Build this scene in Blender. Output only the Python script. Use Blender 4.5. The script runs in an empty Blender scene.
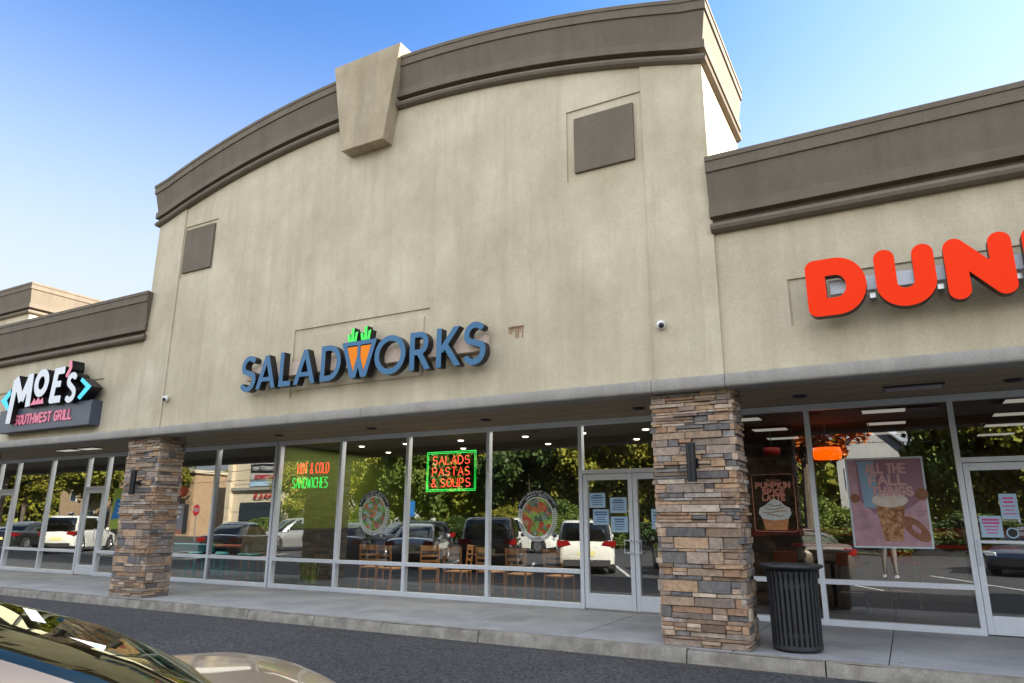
import bpy, bmesh, math, random
import numpy as np
from mathutils import Vector, Matrix
from mathutils.geometry import tessellate_polygon
R = math.radians
random.seed(7)
S = bpy.context.scene
COL = S.collection

# ------------------------------------------------------------------ camera, sky, sun, exposure
def cam_axes(yaw, pitch, roll):
    cy, sy, cp, sp = math.cos(yaw), math.sin(yaw), math.cos(pitch), math.sin(pitch)
    f = Vector((-sy*cp, cy*cp, sp)); r0 = Vector((cy, sy, 0)); u0 = r0.cross(f)
    return f, r0*math.cos(roll)+u0*math.sin(roll), -r0*math.sin(roll)+u0*math.cos(roll)
cd = bpy.data.cameras.new('camera'); cam = bpy.data.objects.new('camera', cd); COL.objects.link(cam)
f_, r_, u_ = cam_axes(R(28.9137), R(14.3897), R(0.1927))
cam.matrix_world = Matrix(((r_.x, u_.x, -f_.x, 0), (r_.y, u_.y, -f_.y, 0), (r_.z, u_.z, -f_.z, 1.6), (0, 0, 0, 1)))
cd.sensor_width = 36; cd.lens = 697.35/1024*36; cd.clip_start = .05; cd.clip_end = 3000
S.camera = cam
SUN_EL, SUN_AZ = R(31), R(57)          # azimuth from +Y (behind the building) towards +X
w = bpy.data.worlds.new('World'); S.world = w; w.use_nodes = True
wn = w.node_tree.nodes; wl = w.node_tree.links
sky = wn.new('ShaderNodeTexSky'); sky.sky_type = 'NISHITA'; sky.sun_disc = False
sky.sun_elevation = SUN_EL; sky.sun_rotation = SUN_AZ
sky.air_density = 1.0; sky.dust_density = 1.0; sky.ozone_density = 2.5
bg = wn['Background']; bg.inputs[1].default_value = .08
def wnode(t, **k):
    n = wn.new(t)
    for a_, v_ in k.items(): setattr(n, a_, v_)
    return n
SKY_GAMMA, SKY_GAIN, CLOUD_FILL = 1.45, .72, 9.0
gm = wnode('ShaderNodeGamma'); gm.inputs[1].default_value = SKY_GAMMA; wl.new(sky.outputs[0], gm.inputs[0])
gn = wnode('ShaderNodeVectorMath', operation='MULTIPLY'); gn.inputs[1].default_value = (SKY_GAIN*.74, SKY_GAIN*.92, SKY_GAIN*.98); wl.new(gm.outputs[0], gn.inputs[0])
# broken white cloud added behind the photographer as fill light for the shop fronts
tc_ = wnode('ShaderNodeTexCoord'); sp_ = wnode('ShaderNodeSeparateXYZ'); wl.new(tc_.outputs['Generated'], sp_.inputs[0])
def wmap(src, a_, b_):
    m_ = wnode('ShaderNodeMapRange', interpolation_type='SMOOTHSTEP'); m_.inputs[1].default_value = a_; m_.inputs[2].default_value = b_; wl.new(src, m_.inputs[0]); return m_.outputs[0]
def wmul(x_, y_):
    m_ = wnode('ShaderNodeMath', operation='MULTIPLY'); wl.new(x_, m_.inputs[0]); wl.new(y_, m_.inputs[1]); return m_.outputs[0]
hz_ = wnode('ShaderNodeMix', data_type='RGBA'); sm_ = wnode('ShaderNodeMath', operation='MULTIPLY_ADD', use_clamp=True); wl.new(wmap(sp_.outputs[0], -.35, .35), sm_.inputs[0]); sm_.inputs[1].default_value = .40; wl.new(wmap(sp_.outputs[2], .66, .18), sm_.inputs[2]); wl.new(sm_.outputs[0], hz_.inputs[0]); wl.new(gn.outputs[0], hz_.inputs[6]); hz_.inputs[7].default_value = (2.55, 2.75, 2.95, 1)
mp_ = wnode('ShaderNodeMapping'); mp_.inputs['Scale'].default_value = (1, 1, 2.2); wl.new(tc_.outputs['Generated'], mp_.inputs[0])
nz_ = wnode('ShaderNodeTexNoise'); nz_.inputs['Scale'].default_value = 2.6; nz_.inputs['Detail'].default_value = 7; nz_.inputs['Roughness'].default_value = .55; wl.new(mp_.outputs[0], nz_.inputs['Vector'])
mask_ = wmul(wmul(wmap(sp_.outputs[1], .02, -.35), wmap(sp_.outputs[2], .03, .16)), wmap(nz_.outputs['Fac'], .40, .56))
cm_ = wnode('ShaderNodeMix', data_type='RGBA'); wl.new(mask_, cm_.inputs[0]); wl.new(hz_.outputs[2], cm_.inputs[6]); cm_.inputs[7].default_value = (CLOUD_FILL*.97, CLOUD_FILL, CLOUD_FILL*1.03, 1)
wl.new(cm_.outputs[2], bg.inputs[0])
sd = bpy.data.lights.new('sun', 'SUN'); sd.energy = 5.0; sd.angle = R(.5); sd.color = (1, .90, .76)
so = bpy.data.objects.new('sun', sd); COL.objects.link(so)
sdir = Vector((math.sin(SUN_AZ)*math.cos(SUN_EL), math.cos(SUN_AZ)*math.cos(SUN_EL), math.sin(SUN_EL)))
so.rotation_euler = sdir.to_track_quat('Z', 'Y').to_euler()
S.view_settings.view_transform = 'Standard'; S.view_settings.look = 'None'
S.view_settings.exposure = 2.08; S.view_settings.gamma = 1
S.render.engine = 'CYCLES'
S.cycles.max_bounces = 8; S.cycles.transparent_max_bounces = 16; S.cycles.glossy_bounces = 5
S.cycles.caustics_reflective = False; S.cycles.caustics_refractive = False

# ------------------------------------------------------------------ materials
def mat(name, col=(.5, .5, .5), rough=.7, metal=0, emit=None, estr=0, spec=.5, coat=0):
    m = bpy.data.materials.new(name); m.use_nodes = True
    b = m.node_tree.nodes['Principled BSDF']
    b.inputs['Base Color'].default_value = (*col, 1); b.inputs['Roughness'].default_value = rough
    b.inputs['Metallic'].default_value = metal; b.inputs['Specular IOR Level'].default_value = spec
    b.inputs['Coat Weight'].default_value = coat; b.inputs['Coat Roughness'].default_value = .03
    if emit: b.inputs['Emission Color'].default_value = (*emit, 1); b.inputs['Emission Strength'].default_value = estr
    return m
def N(m, t): return m.node_tree.nodes.new(t)
def lk(m, a, b): m.node_tree.links.new(a, b)
def pos_vec(m, scale=(1, 1, 1), obj=False):
    mp = N(m, 'ShaderNodeMapping'); mp.inputs['Scale'].default_value = scale
    if obj: tc = N(m, 'ShaderNodeTexCoord'); lk(m, tc.outputs['Object'], mp.inputs['Vector'])
    else: g = N(m, 'ShaderNodeNewGeometry'); lk(m, g.outputs['Position'], mp.inputs['Vector'])
    return mp.outputs[0]
def noise(m, vec, scale, detail=4, rough=.6):
    n = N(m, 'ShaderNodeTexNoise'); n.inputs['Scale'].default_value = scale
    n.inputs['Detail'].default_value = detail; n.inputs['Roughness'].default_value = rough
    lk(m, vec, n.inputs['Vector']); return n.outputs['Fac']
def ramp(m, fac, stops):
    r = N(m, 'ShaderNodeValToRGB'); e = r.color_ramp.elements
    while len(e) < len(stops): e.new(.5)
    for i, (p, c) in enumerate(stops): e[i].position = p; e[i].color = (*c, 1) if len(c) == 3 else c
    lk(m, fac, r.inputs[0]); return r.outputs[0]
def mix(m, fac, a, b, typ='MIX'):
    x = N(m, 'ShaderNodeMix'); x.data_type = 'RGBA'; x.blend_type = typ
    if isinstance(fac, float): x.inputs[0].default_value = fac
    else: lk(m, fac, x.inputs[0])
    for s, v in ((6, a), (7, b)):
        if isinstance(v, tuple): x.inputs[s].default_value = (*v, 1)
        else: lk(m, v, x.inputs[s])
    return x.outputs[2]
def bump(m, h, strength=.3, dist=.01):
    b = N(m, 'ShaderNodeBump'); b.inputs['Strength'].default_value = strength; b.inputs['Distance'].default_value = dist
    lk(m, h, b.inputs['Height']); lk(m, b.outputs[0], m.node_tree.nodes['Principled BSDF'].inputs['Normal'])
def base(m, out): lk(m, out, m.node_tree.nodes['Principled BSDF'].inputs['Base Color'])
def mottled(name, c1, c2, scale=3, rough=.85, streak=None, fine=60, bs=.25, bd=.004, contrast=(.3, .7), grain=None):
    m = mat(name, c1, rough)
    v = pos_vec(m); big = noise(m, v, scale, 5)
    c = ramp(m, big, [(contrast[0], c1), (contrast[1], c2)])
    if streak:
        md = noise(m, pos_vec(m, (1, 1, .7)), 4.5, 7, .7); c = mix(m, .2, c, ramp(m, md, [(.3, (.32, .32, .30)), (.7, (.66, .66, .66))]), 'OVERLAY')
        th = noise(m, pos_vec(m, (9, 9, .22)), 1.0, 4, .6); c = mix(m, ramp(m, th, [(.60, (0, 0, 0)), (.80, (.5, .5, .5))]), c, streak)
        sv = pos_vec(m, (2.2, 2.2, .16)); s = noise(m, sv, 1.6, 6, .65)
        c = mix(m, ramp(m, s, [(.46, (0, 0, 0)), (.85, (1, 1, 1))]), c, streak)
    fn = noise(m, v, fine, 3)
    c = mix(m, .35 if grain is None else grain, c, ramp(m, fn, [(.25, (.25, .25, .25)), (.75, (.75, .75, .75))]), 'OVERLAY')
    base(m, c); bump(m, fn, bs, bd); return m
M = {}
M['stucco'] = mottled('stucco', (.46, .40, .28), (.61, .545, .415), .8, .92, (.42, .365, .26), 42, .35, .004, (.32, .68), .2)
M['stucco_key'] = mottled('stucco_keystone', (.36, .29, .19), (.50, .42, .30), 1.6, .92, (.26, .23, .17), 45, .5, .006)
M['trim'] = mottled('brown_trim_stucco', (.145, .118, .088), (.172, .143, .108), 1.2, .88, (.12, .10, .08), 60, .4, .004)
M['lip'] = mottled('grey_band_stucco', (.30, .285, .265), (.37, .355, .33), 2.5, .88, (.25, .235, .215), 60, .4, .004)
M['soffit'] = mottled('soffit_panel', (.30, .235, .155), (.34, .27, .185), 1.5, .85, None, 50, .1, .002)
M['concrete'] = mottled('sidewalk_concrete', (.235, .245, .265), (.37, .38, .395), 1.3, .85, None, 70, .3, .003)
def spots(m, scale, thr, colr):
    b_ = m.node_tree.nodes['Principled BSDF']; src = b_.inputs['Base Color'].links[0].from_socket
    vo = N(m, 'ShaderNodeTexVoronoi'); vo.inputs['Scale'].default_value = scale; lk(m, pos_vec(m), vo.inputs['Vector'])
    base(m, mix(m, ramp(m, vo.outputs['Distance'], [(thr*.6, (.6, .6, .6)), (thr, (0, 0, 0))]), src, colr))
spots(M['concrete'], 1.6, .06, (.12, .12, .12)); spots(M['concrete'], .55, .22, (.22, .215, .21))
M['kerb'] = mottled('kerb_concrete', (.18, .165, .14), (.34, .32, .28), 3.5, .9, (.13, .11, .085), 60, .5, .006, (.35, .65))
def asphalt():
    m = mat('asphalt', (.05, .05, .05), .9); v = pos_vec(m)
    n1 = noise(m, v, .5, 4); n2 = noise(m, v, 75, 2, .7)
    c = ramp(m, n1, [(.3, (.040, .041, .045)), (.7, (.062, .062, .066))])
    vo = N(m, 'ShaderNodeTexVoronoi'); vo.inputs['Scale'].default_value = 42; lk(m, v, vo.inputs['Vector'])
    sp = ramp(m, vo.outputs['Color'], [(.2, (.25, .25, .25)), (.85, (2.2, 2.2, 2.2))])
    c = mix(m, .8, c, sp, 'MULTIPLY')
    st = noise(m, v, .9, 5, .65); c = mix(m, ramp(m, st, [(.60, (0, 0, 0)), (.74, (.55, .55, .55))]), c, (.022, .022, .023)); base(m, c); bump(m, n2, .8, .012); return m
M['asphalt'] = asphalt()
M['grass'] = mottled('grass', (.05, .085, .02), (.10, .13, .035), .8, .95)
M['paint_white'] = mat('road_paint', (.7, .7, .68), .7)
M['alu'] = mottled('anodised_aluminium', (.66, .71, .79), (.72, .77, .85), 2, .42, None, 30, .03, .001)
M['alu'].node_tree.nodes['Principled BSDF'].inputs['Metallic'].default_value = .15
M['alu_dark'] = mat('dark_metal', (.05, .05, .055), .4, .5)
M['black'] = mat('black_paint', (.012, .012, .014), .45)
M['sconce'] = mat('sconce_black', (.012, .014, .018), .35, .2)
M['silver'] = mat('silver_metal', (.6, .62, .64), .3, .9)
M['sealant'] = mat('joint_dark', (.03, .028, .026), .9)
def stone_mat():
    m = mat('ledge_stone', (.3, .25, .2), .88); a = N(m, 'ShaderNodeVertexColor'); a.layer_name = 'stone_colour'
    v = pos_vec(m); n = noise(m, v, 14, 6, .7); n2 = noise(m, v, 60, 4)
    c = mix(m, .75, a.outputs[0], ramp(m, n, [(.3, (.25, .25, .27)), (.7, (.75, .72, .68))]), 'OVERLAY')
    base(m, c)
    ad = N(m, 'ShaderNodeMath'); ad.operation = 'ADD'; lk(m, n, ad.inputs[0]); lk(m, n2, ad.inputs[1])
    bump(m, ad.outputs[0], .9, .012); return m
M['stone'] = stone_mat()
def glass(name, ior, tint=(.8, .84, .82), wav=.0006):
    m = bpy.data.materials.new(name); m.use_nodes = True; nt = m.node_tree; nt.nodes.clear()
    o = N(m, 'ShaderNodeOutputMaterial'); mx = N(m, 'ShaderNodeMixShader'); tr = N(m, 'ShaderNodeBsdfTransparent')
    gl = N(m, 'ShaderNodeBsdfGlossy'); fr = N(m, 'ShaderNodeFresnel'); fr.inputs['IOR'].default_value = ior
    tr.inputs[0].default_value = (*tint, 1); gl.inputs['Roughness'].default_value = 0; gl.inputs['Color'].default_value = (.95, 1, 1, 1)
    # face either way: use the same reflectance from both sides
    lk(m, fr.outputs[0], mx.inputs[0]); lk(m, tr.outputs[0], mx.inputs[1]); lk(m, gl.outputs[0], mx.inputs[2]); lk(m, mx.outputs[0], o.inputs[0])
    if wav:
        n = noise(m, pos_vec(m), 1.3, 1, .4); b = N(m, 'ShaderNodeBump'); b.inputs['Strength'].default_value = 1; b.inputs['Distance'].default_value = wav
        lk(m, n, b.inputs['Height']); lk(m, b.outputs[0], gl.inputs['Normal'])
    return m
M['glass'] = glass('storefront_glass', 2.85, (.9, .92, .9))
M['car_glass'] = glass('car_glass', 1.9, (.18, .2, .16), 0)
M['rear_glass'] = glass('tinted_rear_glass', 2.4, (.40, .42, .20), .0015)
M['rear_glass'].node_tree.nodes['Glossy BSDF'].inputs['Color'].default_value = (.95, .93, .66, 1)
def paint(name, col, metal=.0, rough=.3):
    m = mat(name, col, rough, metal, coat=1); return m
M['p_white'] = paint('car_white', (.78, .77, .72)); M['p_black'] = paint('car_black', (.012, .013, .015))
M['p_maroon'] = paint('car_dark_brown', (.035, .02, .018)); M['p_silver'] = paint('car_silver', (.42, .42, .42), .7)
M['p_gold'] = paint('car_champagne', (.21, .18, .15), .7, .30); M['p_gold'].node_tree.nodes['Principled BSDF'].inputs['Coat Weight'].default_value = .7; M['p_navy'] = paint('car_navy', (.02, .03, .06))
M['tyre'] = mat('tyre', (.02, .02, .02), .85); M['rim'] = mat('rim', (.45, .45, .46), .3, .8)
M['tail'] = mat('tail_lens', (.22, .006, .006), .15); M['head'] = mat('head_lens', (.7, .72, .75), .1)
M['plate'] = mat('number_plate', (.75, .68, .3), .5)
M['plastic'] = mat('dark_plastic', (.03, .03, .032), .6)

# ------------------------------------------------------------------ builders
def props(o, label=None, cat=None, group=None, kind=None):
    if label: o['label'] = label
    if cat: o['category'] = cat
    if group: o['group'] = group
    if kind: o['kind'] = kind
    return o
def empty(name, loc, label, cat, group=None, rz=0):
    o = bpy.data.objects.new(name, None); COL.objects.link(o); o.location = loc; o.rotation_euler = (0, 0, rz)
    o.empty_display_size = .1
    return props(o, label, cat, group)
class MB:
    def __init__(s): s.v = []; s.f = []; s.m = []; s.c = []
    def face(s, pts, mi=0, col=None):
        n = len(s.v); s.v += [tuple(p) for p in pts]; s.f.append(tuple(range(n, n+len(pts)))); s.m.append(mi); s.c.append(col)
    def mesh(s, vs, fs, mi=0, col=None):
        n = len(s.v); s.v += [tuple(p) for p in vs]
        for f in fs: s.f.append(tuple(i+n for i in f)); s.m.append(mi); s.c.append(col)
    def box(s, x0, x1, y0, y1, z0, z1, mi=0, col=None, T=None):
        vs = [(x, y, z) for z in (z0, z1) for y in (y0, y1) for x in (x0, x1)]
        if T is not None: vs = [T @ Vector(v) for v in vs]
        s.mesh(vs, [(0, 2, 3, 1), (4, 5, 7, 6), (0, 1, 5, 4), (2, 6, 7, 3), (0, 4, 6, 2), (1, 3, 7, 5)], mi, col)
    def tube(s, pts, r, n=8, mi=0, cap=True, radii=None):
        pts = [Vector(p) for p in pts]; rings = []; a = None
        for i, p in enumerate(pts):
            d = ((pts[min(i+1, len(pts)-1)]-pts[max(i-1, 0)])).normalized()
            if a is None or abs(a.dot(d)) > .95: a = Vector((0, 0, 1)) if abs(d.z) < .9 else Vector((1, 0, 0))
            u = d.cross(a).normalized(); v = d.cross(u)
            a = -v if False else a
            rr = radii[i] if radii else r
            rings.append([p+(u*math.cos(2*math.pi*k/n)+v*math.sin(2*math.pi*k/n))*rr for k in range(n)])
        vs = [q for g in rings for q in g]; fs = []
        for i in range(len(pts)-1):
            for k in range(n): fs.append((i*n+k, i*n+(k+1) % n, (i+1)*n+(k+1) % n, (i+1)*n+k))
        if cap: fs.append(tuple(range(n))[::-1]); fs.append(tuple((len(pts)-1)*n+k for k in range(n)))
        s.mesh(vs, fs, mi)
    def lathe(s, prof, c=(0, 0, 0), n=24, mi=0):
        vs = []; fs = []
        for r, z in prof:
            for k in range(n): vs.append((c[0]+r*math.cos(2*math.pi*k/n), c[1]+r*math.sin(2*math.pi*k/n), c[2]+z))
        for i in range(len(prof)-1):
            for k in range(n): fs.append((i*n+k, i*n+(k+1) % n, (i+1)*n+(k+1) % n, (i+1)*n+k))
        s.mesh(vs, fs, mi)
    def prism(s, loops, y0, y1, mf=0, ms=0, mb=None):
        """loops: outer first, then holes, each a list of (x,z); extruded from y0 (front, camera side) to y1"""
        polys = [[Vector((x, 0, z)) for x, z in L] for L in loops]
        flat = [p for L in polys for p in L]
        tris = tessellate_polygon(polys)
        s.mesh([(p.x, y0, p.z) for p in flat], [tuple(t) for t in tris], mf)
        if mb is not False: s.mesh([(p.x, y1, p.z) for p in flat], [tuple(t)[::-1] for t in tris], ms if mb is None else mb)
        for L in loops:
            n = len(L)
            s.mesh([(x, y0, z) for x, z in L]+[(x, y1, z) for x, z in L], [(i, (i+1) % n, n+(i+1) % n, n+i) for i in range(n)], ms)
    def build(s, name, mats, parent=None, smooth=False, bevel=0, recalc=True, auto=None, T=None):
        me = bpy.data.meshes.new(name); me.from_pydata(s.v, [], s.f)
        if not isinstance(mats, (list, tuple)): mats = [mats]
        for m in mats: me.materials.append(M[m] if isinstance(m, str) else m)
        me.polygons.foreach_set('material_index', s.m)
        if any(c is not None for c in s.c):
            ca = me.color_attributes.new('stone_colour', 'FLOAT_COLOR', 'CORNER')
            for p in me.polygons:
                c = s.c[p.index] or (.3, .3, .3)
                for li in p.loop_indices: ca.data[li].color = (*c, 1)
        if T is not None: me.transform(T)
        if recalc:
            bm = bmesh.new(); bm.from_mesh(me); bmesh.ops.remove_doubles(bm, verts=bm.verts, dist=1e-5)
            bmesh.ops.recalc_face_normals(bm, faces=bm.faces); bm.to_mesh(me); bm.free()
        if smooth or auto:
            for p in me.polygons: p.use_smooth = True
            if auto: me.set_sharp_from_angle(angle=R(auto))
        o = bpy.data.objects.new(name, me); COL.objects.link(o)
        if parent: o.parent = parent
        if bevel:
            b = o.modifiers.new('bevel', 'BEVEL'); b.width = bevel; b.segments = 2; b.limit_method = 'ANGLE'; b.angle_limit = R(35)
        return o
def copy_tree(o, loc=None, rz=None, **kw):
    def cp(x, par):
        c = x.copy(); COL.objects.link(c); c.parent = par
        for ch in x.children: cp(ch, c)
        return c
    c = cp(o, None)
    if loc is not None: c.location = loc
    if rz is not None: c.rotation_euler = (0, 0, rz)
    props(c, **kw); return c
def rect(x0, x1, z0, z1): return [(x0, z0), (x1, z0), (x1, z1), (x0, z1)]

# ---- letter tools: strokes -> distance field -> traced outline -> extruded solid
def arc(cx, cy, rx, ry, a0, a1, n=20):
    return [(cx+rx*math.cos(R(a0+(a1-a0)*i/n)), cy+ry*math.sin(R(a0+(a1-a0)*i/n))) for i in range(n+1)]
def sdf_letter(strokes, h=.01, rnd=False, cuts=None, extra=None):
    """strokes: list of (points, half_width, cap) ; returns loops"""
    allp = np.array([p for st in strokes for p in st[0]]); mw = max(st[1] for st in strokes)+.03
    x0, y0 = allp.min(0)-mw; x1, y1 = allp.max(0)+mw
    xs = np.arange(x0, x1+h, h); ys = np.arange(y0, y1+h, h); X, Y = np.meshgrid(xs, ys, indexing='ij')
    D = np.full(X.shape, 9.)
    for pts, hw, cap in strokes:
        closed = pts[0] == pts[-1] if len(pts) > 2 else False
        for i in range(len(pts)-1):
            (ax, ay), (bx, by) = pts[i], pts[i+1]; dx, dy = bx-ax, by-ay; L = math.hypot(dx, dy)
            if L < 1e-9: continue
            dx /= L; dy /= L; t = (X-ax)*dx+(Y-ay)*dy; s = np.abs(-(X-ax)*dy+(Y-ay)*dx)
            if cap == 'round': tt = np.clip(t, 0, L); d = np.hypot(X-ax-tt*dx, Y-ay-tt*dy)-hw
            else:
                qx = np.abs(t-L/2)-L/2; qy = s-hw
                d = np.where((qx > 0) & (qy > 0), np.hypot(qx, qy), np.maximum(qx, qy))
            D = np.minimum(D, d)
        if cap != 'round':
            for (px, py) in pts[1:-1]: D = np.minimum(D, np.hypot(X-px, Y-py)-hw)
    for (a, b, c) in (cuts or []): D = np.maximum(D, a*X+b*Y+c)       # half-plane cuts
    if extra is not None: D = extra(X, Y, D)
    return contour(D, xs, ys)
def contour(D, xs, ys):
    nx, ny = D.shape; seg = {}; h = xs[1]-xs[0]
    ins = D < 0
    def ep(i, j, k):        # k=0: edge (i,j)-(i+1,j), k=1: edge (i,j)-(i,j+1)
        a = D[i, j]; b = D[i+1, j] if k == 0 else D[i, j+1]; t = a/(a-b)
        return (xs[i]+(t*h if k == 0 else 0), ys[j]+(t*h if k == 1 else 0))
    for i in range(nx-1):
        for j in range(ny-1):
            c = (ins[i, j], ins[i+1, j], ins[i+1, j+1], ins[i, j+1])
            n = sum(c)
            if n in (0, 4): continue
            E = [(i, j, 0), (i+1, j, 1), (i, j+1, 0), (i, j, 1)]
            cr = [k for k in range(4) if c[k] != c[(k+1) % 4]]
            # directed so that inside is on the left: from edge where inside->outside (ccw) to outside->inside
            outs = [k for k in cr if c[k] and not c[(k+1) % 4]]; inn = [k for k in cr if not c[k]]
            if len(outs) == 1: seg[E[outs[0]]] = E[inn[0]]
            else:
                for k in outs: seg[E[k]] = E[(k-1) % 4] if (k-1) % 4 in inn else E[inn[0]]
    loops = []
    while seg:
        s, e = seg.popitem(); L = [s]
        while e != s and e in seg: L.append(e); e = seg.pop(e)
        P = [ep(*q) for q in L]
        # simplify
        Q = []
        n = len(P)
        for k in range(n):
            a, b, c = P[(k-1) % n] if not Q else Q[-1], P[k], P[(k+1) % n]
            v1 = (b[0]-a[0], b[1]-a[1]); v2 = (c[0]-b[0], c[1]-b[1]); l1 = math.hypot(*v1); l2 = math.hypot(*v2)
            if l1 < 1e-4: continue
            if l2 < 1e-5: continue
            cr = (v1[0]*v2[1]-v1[1]*v2[0])/(l1*l2)
            if abs(cr) < .035 and l1 < .25: continue
            Q.append(b)
        if len(Q) > 2: loops.append(Q)
    def area(L): return sum(L[i][0]*L[(i+1) % len(L)][1]-L[(i+1) % len(L)][0]*L[i][1] for i in range(len(L)))/2
    def inside(p, L):
        c = False
        for i in range(len(L)):
            (x1, y1), (x2, y2) = L[i], L[(i+1) % len(L)]
            if (y1 > p[1]) != (y2 > p[1]) and p[0] < (x2-x1)*(p[1]-y1)/(y2-y1)+x1: c = not c
        return c
    As = [abs(area(L)) for L in loops]
    res = []
    depth = [sum(1 for k, K in enumerate(loops) if k != i and As[k] > As[i] and inside(L[0], K)) for i, L in enumerate(loops)]
    for i, L in enumerate(loops):
        if As[i] < 2e-5 or depth[i] % 2: continue
        holes = [K for k, K in enumerate(loops) if depth[k] == depth[i]+1 and As[k] > 2e-5 and inside(K[0], L)]
        res.append([L]+holes)
    return res
def letter(name, strokes, yf, yb, mats, parent, **kw):
    mb = MB()
    for g in sdf_letter(strokes, **kw): mb.prism(g, yf, yb, 0, 1)
    return mb.build(name, mats, parent)
# single-line alphabet (unit cell .6 wide x 1 high)
SL = {'A': [[(0, 0), (.3, 1), (.6, 0)], [(.12, .38), (.48, .38)]], 'B': [[(0, 0), (0, 1), (.28, 1)]+arc(.28, .76, .2, .24, 80, -80, 6)+[(.28, .52), (0, .52)], [(.28, .52)]+arc(.30, .26, .24, .26, 80, -80, 6)+[(.28, 0), (0, 0)]], 'C': [arc(.32, .5, .3, .5, 45, 315, 12)],
 'D': [[(0, 0), (0, 1), (.25, 1)]+arc(.25, .5, .32, .5, 85, -85, 8)+[(.25, 0), (0, 0)]], 'E': [[(.5, 1), (0, 1), (0, 0), (.5, 0)], [(0, .5), (.42, .5)]],
 'F': [[(.5, 1), (0, 1), (0, 0)], [(0, .5), (.42, .5)]], 'G': [arc(.32, .5, .3, .5, 50, 330, 12)+[(.6, .45), (.38, .45)]],
 'H': [[(0, 0), (0, 1)], [(.55, 0), (.55, 1)], [(0, .5), (.55, .5)]], 'I': [[(.1, 0), (.1, 1)]], 'K': [[(0, 0), (0, 1)], [(.5, 1), (0, .45), (.55, 0)]],
 'L': [[(0, 1), (0, 0), (.48, 0)]], 'M': [[(0, 0), (0, 1), (.33, .35), (.66, 1), (.66, 0)]], 'N': [[(0, 0), (0, 1), (.55, 0), (.55, 1)]],
 'O': [arc(.3, .5, .3, .5, 0, 360, 16)], 'P': [[(0, 0), (0, 1), (.3, 1)]+arc(.3, .74, .22, .26, 80, -80, 6)+[(.3, .48), (0, .48)]],
 'R': [[(0, 0), (0, 1), (.3, 1)]+arc(.3, .74, .22, .26, 80, -80, 6)+[(.3, .48), (0, .48)], [(.28, .48), (.54, 0)]],
 'S': [arc(.28, .74, .24, .26, 30, 250, 8)+arc(.28, .25, .27, .25, 75, -150, 8)], 'T': [[(0, 1), (.56, 1)], [(.28, 1), (.28, 0)]],
 'U': [[(0, 1)]+arc(.27, .28, .27, .28, 180, 360, 8)+[(.54, 1)]], 'W': [[(0, 1), (.18, 0), (.36, .8), (.54, 0), (.72, 1)]],
 '&': [[(.6, 0), (.15, .75)]+arc(.28, .82, .15, .18, 200, -30, 6)+[(.08, .35)]+arc(.25, .22, .22, .22, 150, 350, 6)], ' ': [], "'": [[(.1, 1), (.06, .78)]]}
ADV = {'F': .66, 'E': .68, 'I': .32, 'M': .86, 'W': .92, ' ': .4, "'": .25, 'L': .66}
def line_width(t): return sum(ADV.get(c, .78) for c in t)-.18
def neon_text(mb, text, x, z, wdt, hgt, y, r, mi=0):
    k = wdt/line_width(text); cx = 0
    for c in text:
        for st in SL[c]: mb.tube([(x+(cx+a)*k, y, z+b*hgt) for a, b in st], r, 6, mi)
        cx += ADV.get(c, .78)
def sl_strokes(text, x, z, wdt, hgt, hw, slant=0):
    k = wdt/line_width(text); cx = 0; out = []
    for c in text:
        for st in SL[c]: out.append(([(x+(cx+a)*k+slant*b*hgt, z+b*hgt) for a, b in st], hw, 'round'))
        cx += ADV.get(c, .78)
    return out
def stroke_text(name, text, x, z, wdt, hgt, hw, yf, yb, mats, parent, slant=0, h=None):
    mb = MB(); k = wdt/line_width(text); cx = 0
    for c in text:
        sts = [([(x+(cx+a)*k+slant*b*hgt, z+b*hgt) for a, b in st], hw, 'round') for st in SL[c]]
        if sts:
            for g in sdf_letter(sts, h=h or max(hgt/28, hw/2.5)): mb.prism(g, yf, yb, 0, 0)
        cx += ADV.get(c, .78)
    return mb.build(name, mats, parent)

# ------------------------------------------------------------------ ground and paving
def sheet(name, x0, x1, y0, y1, z, m, nx=1, ny=1):
    mb = MB(); mb.face([(x0, y0, z), (x1, y0, z), (x1, y1, z), (x0, y1, z)])
    return props(mb.build(name, m, recalc=False), kind='structure')
sheet('ground', -900, 900, -900, 900, -.02, 'grass')
sheet('parking_lot', -75, 45, -17, 8.7, 0, 'asphalt')
sheet('road', -160, 160, -27, -19.5, .0, 'asphalt')
mb = MB()
for i in range(40): mb.box(-95+i*4.5, -93+i*4.5, -23.3, -23.18, .001, .004)
for i in range(28):
    x = -50.6+i*3.35
    mb.box(-.05, .05, -5.2, 0, .001, .004, T=Matrix.Translation((x-.4, 2.6, 0)) @ Matrix.Rotation(-.44, 4, 'Z'))
props(mb.build('lane_markings', 'paint_white'), kind='structure')
joints = [-0.36, -1.95, -4.0, -6.0, -8.3, -10.3, -12.4, -14.6, -16.7, -18.8, -21, -23.1, -25.2, -27.4, 1.3, 3.4, 5.5, 7.6, 9.7, 11.8]
js = sorted(joints+[-46, 16]); mb = MB()
for a, b in zip(js[:-1], js[1:]): mb.box(a+.005, b-.005, 8.80, 11.80, 0, .150)
props(mb.build('sidewalk', 'concrete', bevel=.008), kind='structure')
mb = MB(); mb.box(-46, 16, 8.70, 22, -.01, .143); props(mb.build('paving_base', 'sealant'), kind='structure')
kj = sorted([-46, -40, -34, -30, -26, -22, -18.5, -15.4, -12.61, -9.78, -8.31, -5.3, -2.45, -.96, 2.0, 5, 8, 11, 16]); mb = MB()
prof = [(8.655, 0), (8.68, .115), (8.70, .143), (8.73, .151), (8.795, .152), (8.795, 0)]
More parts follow.
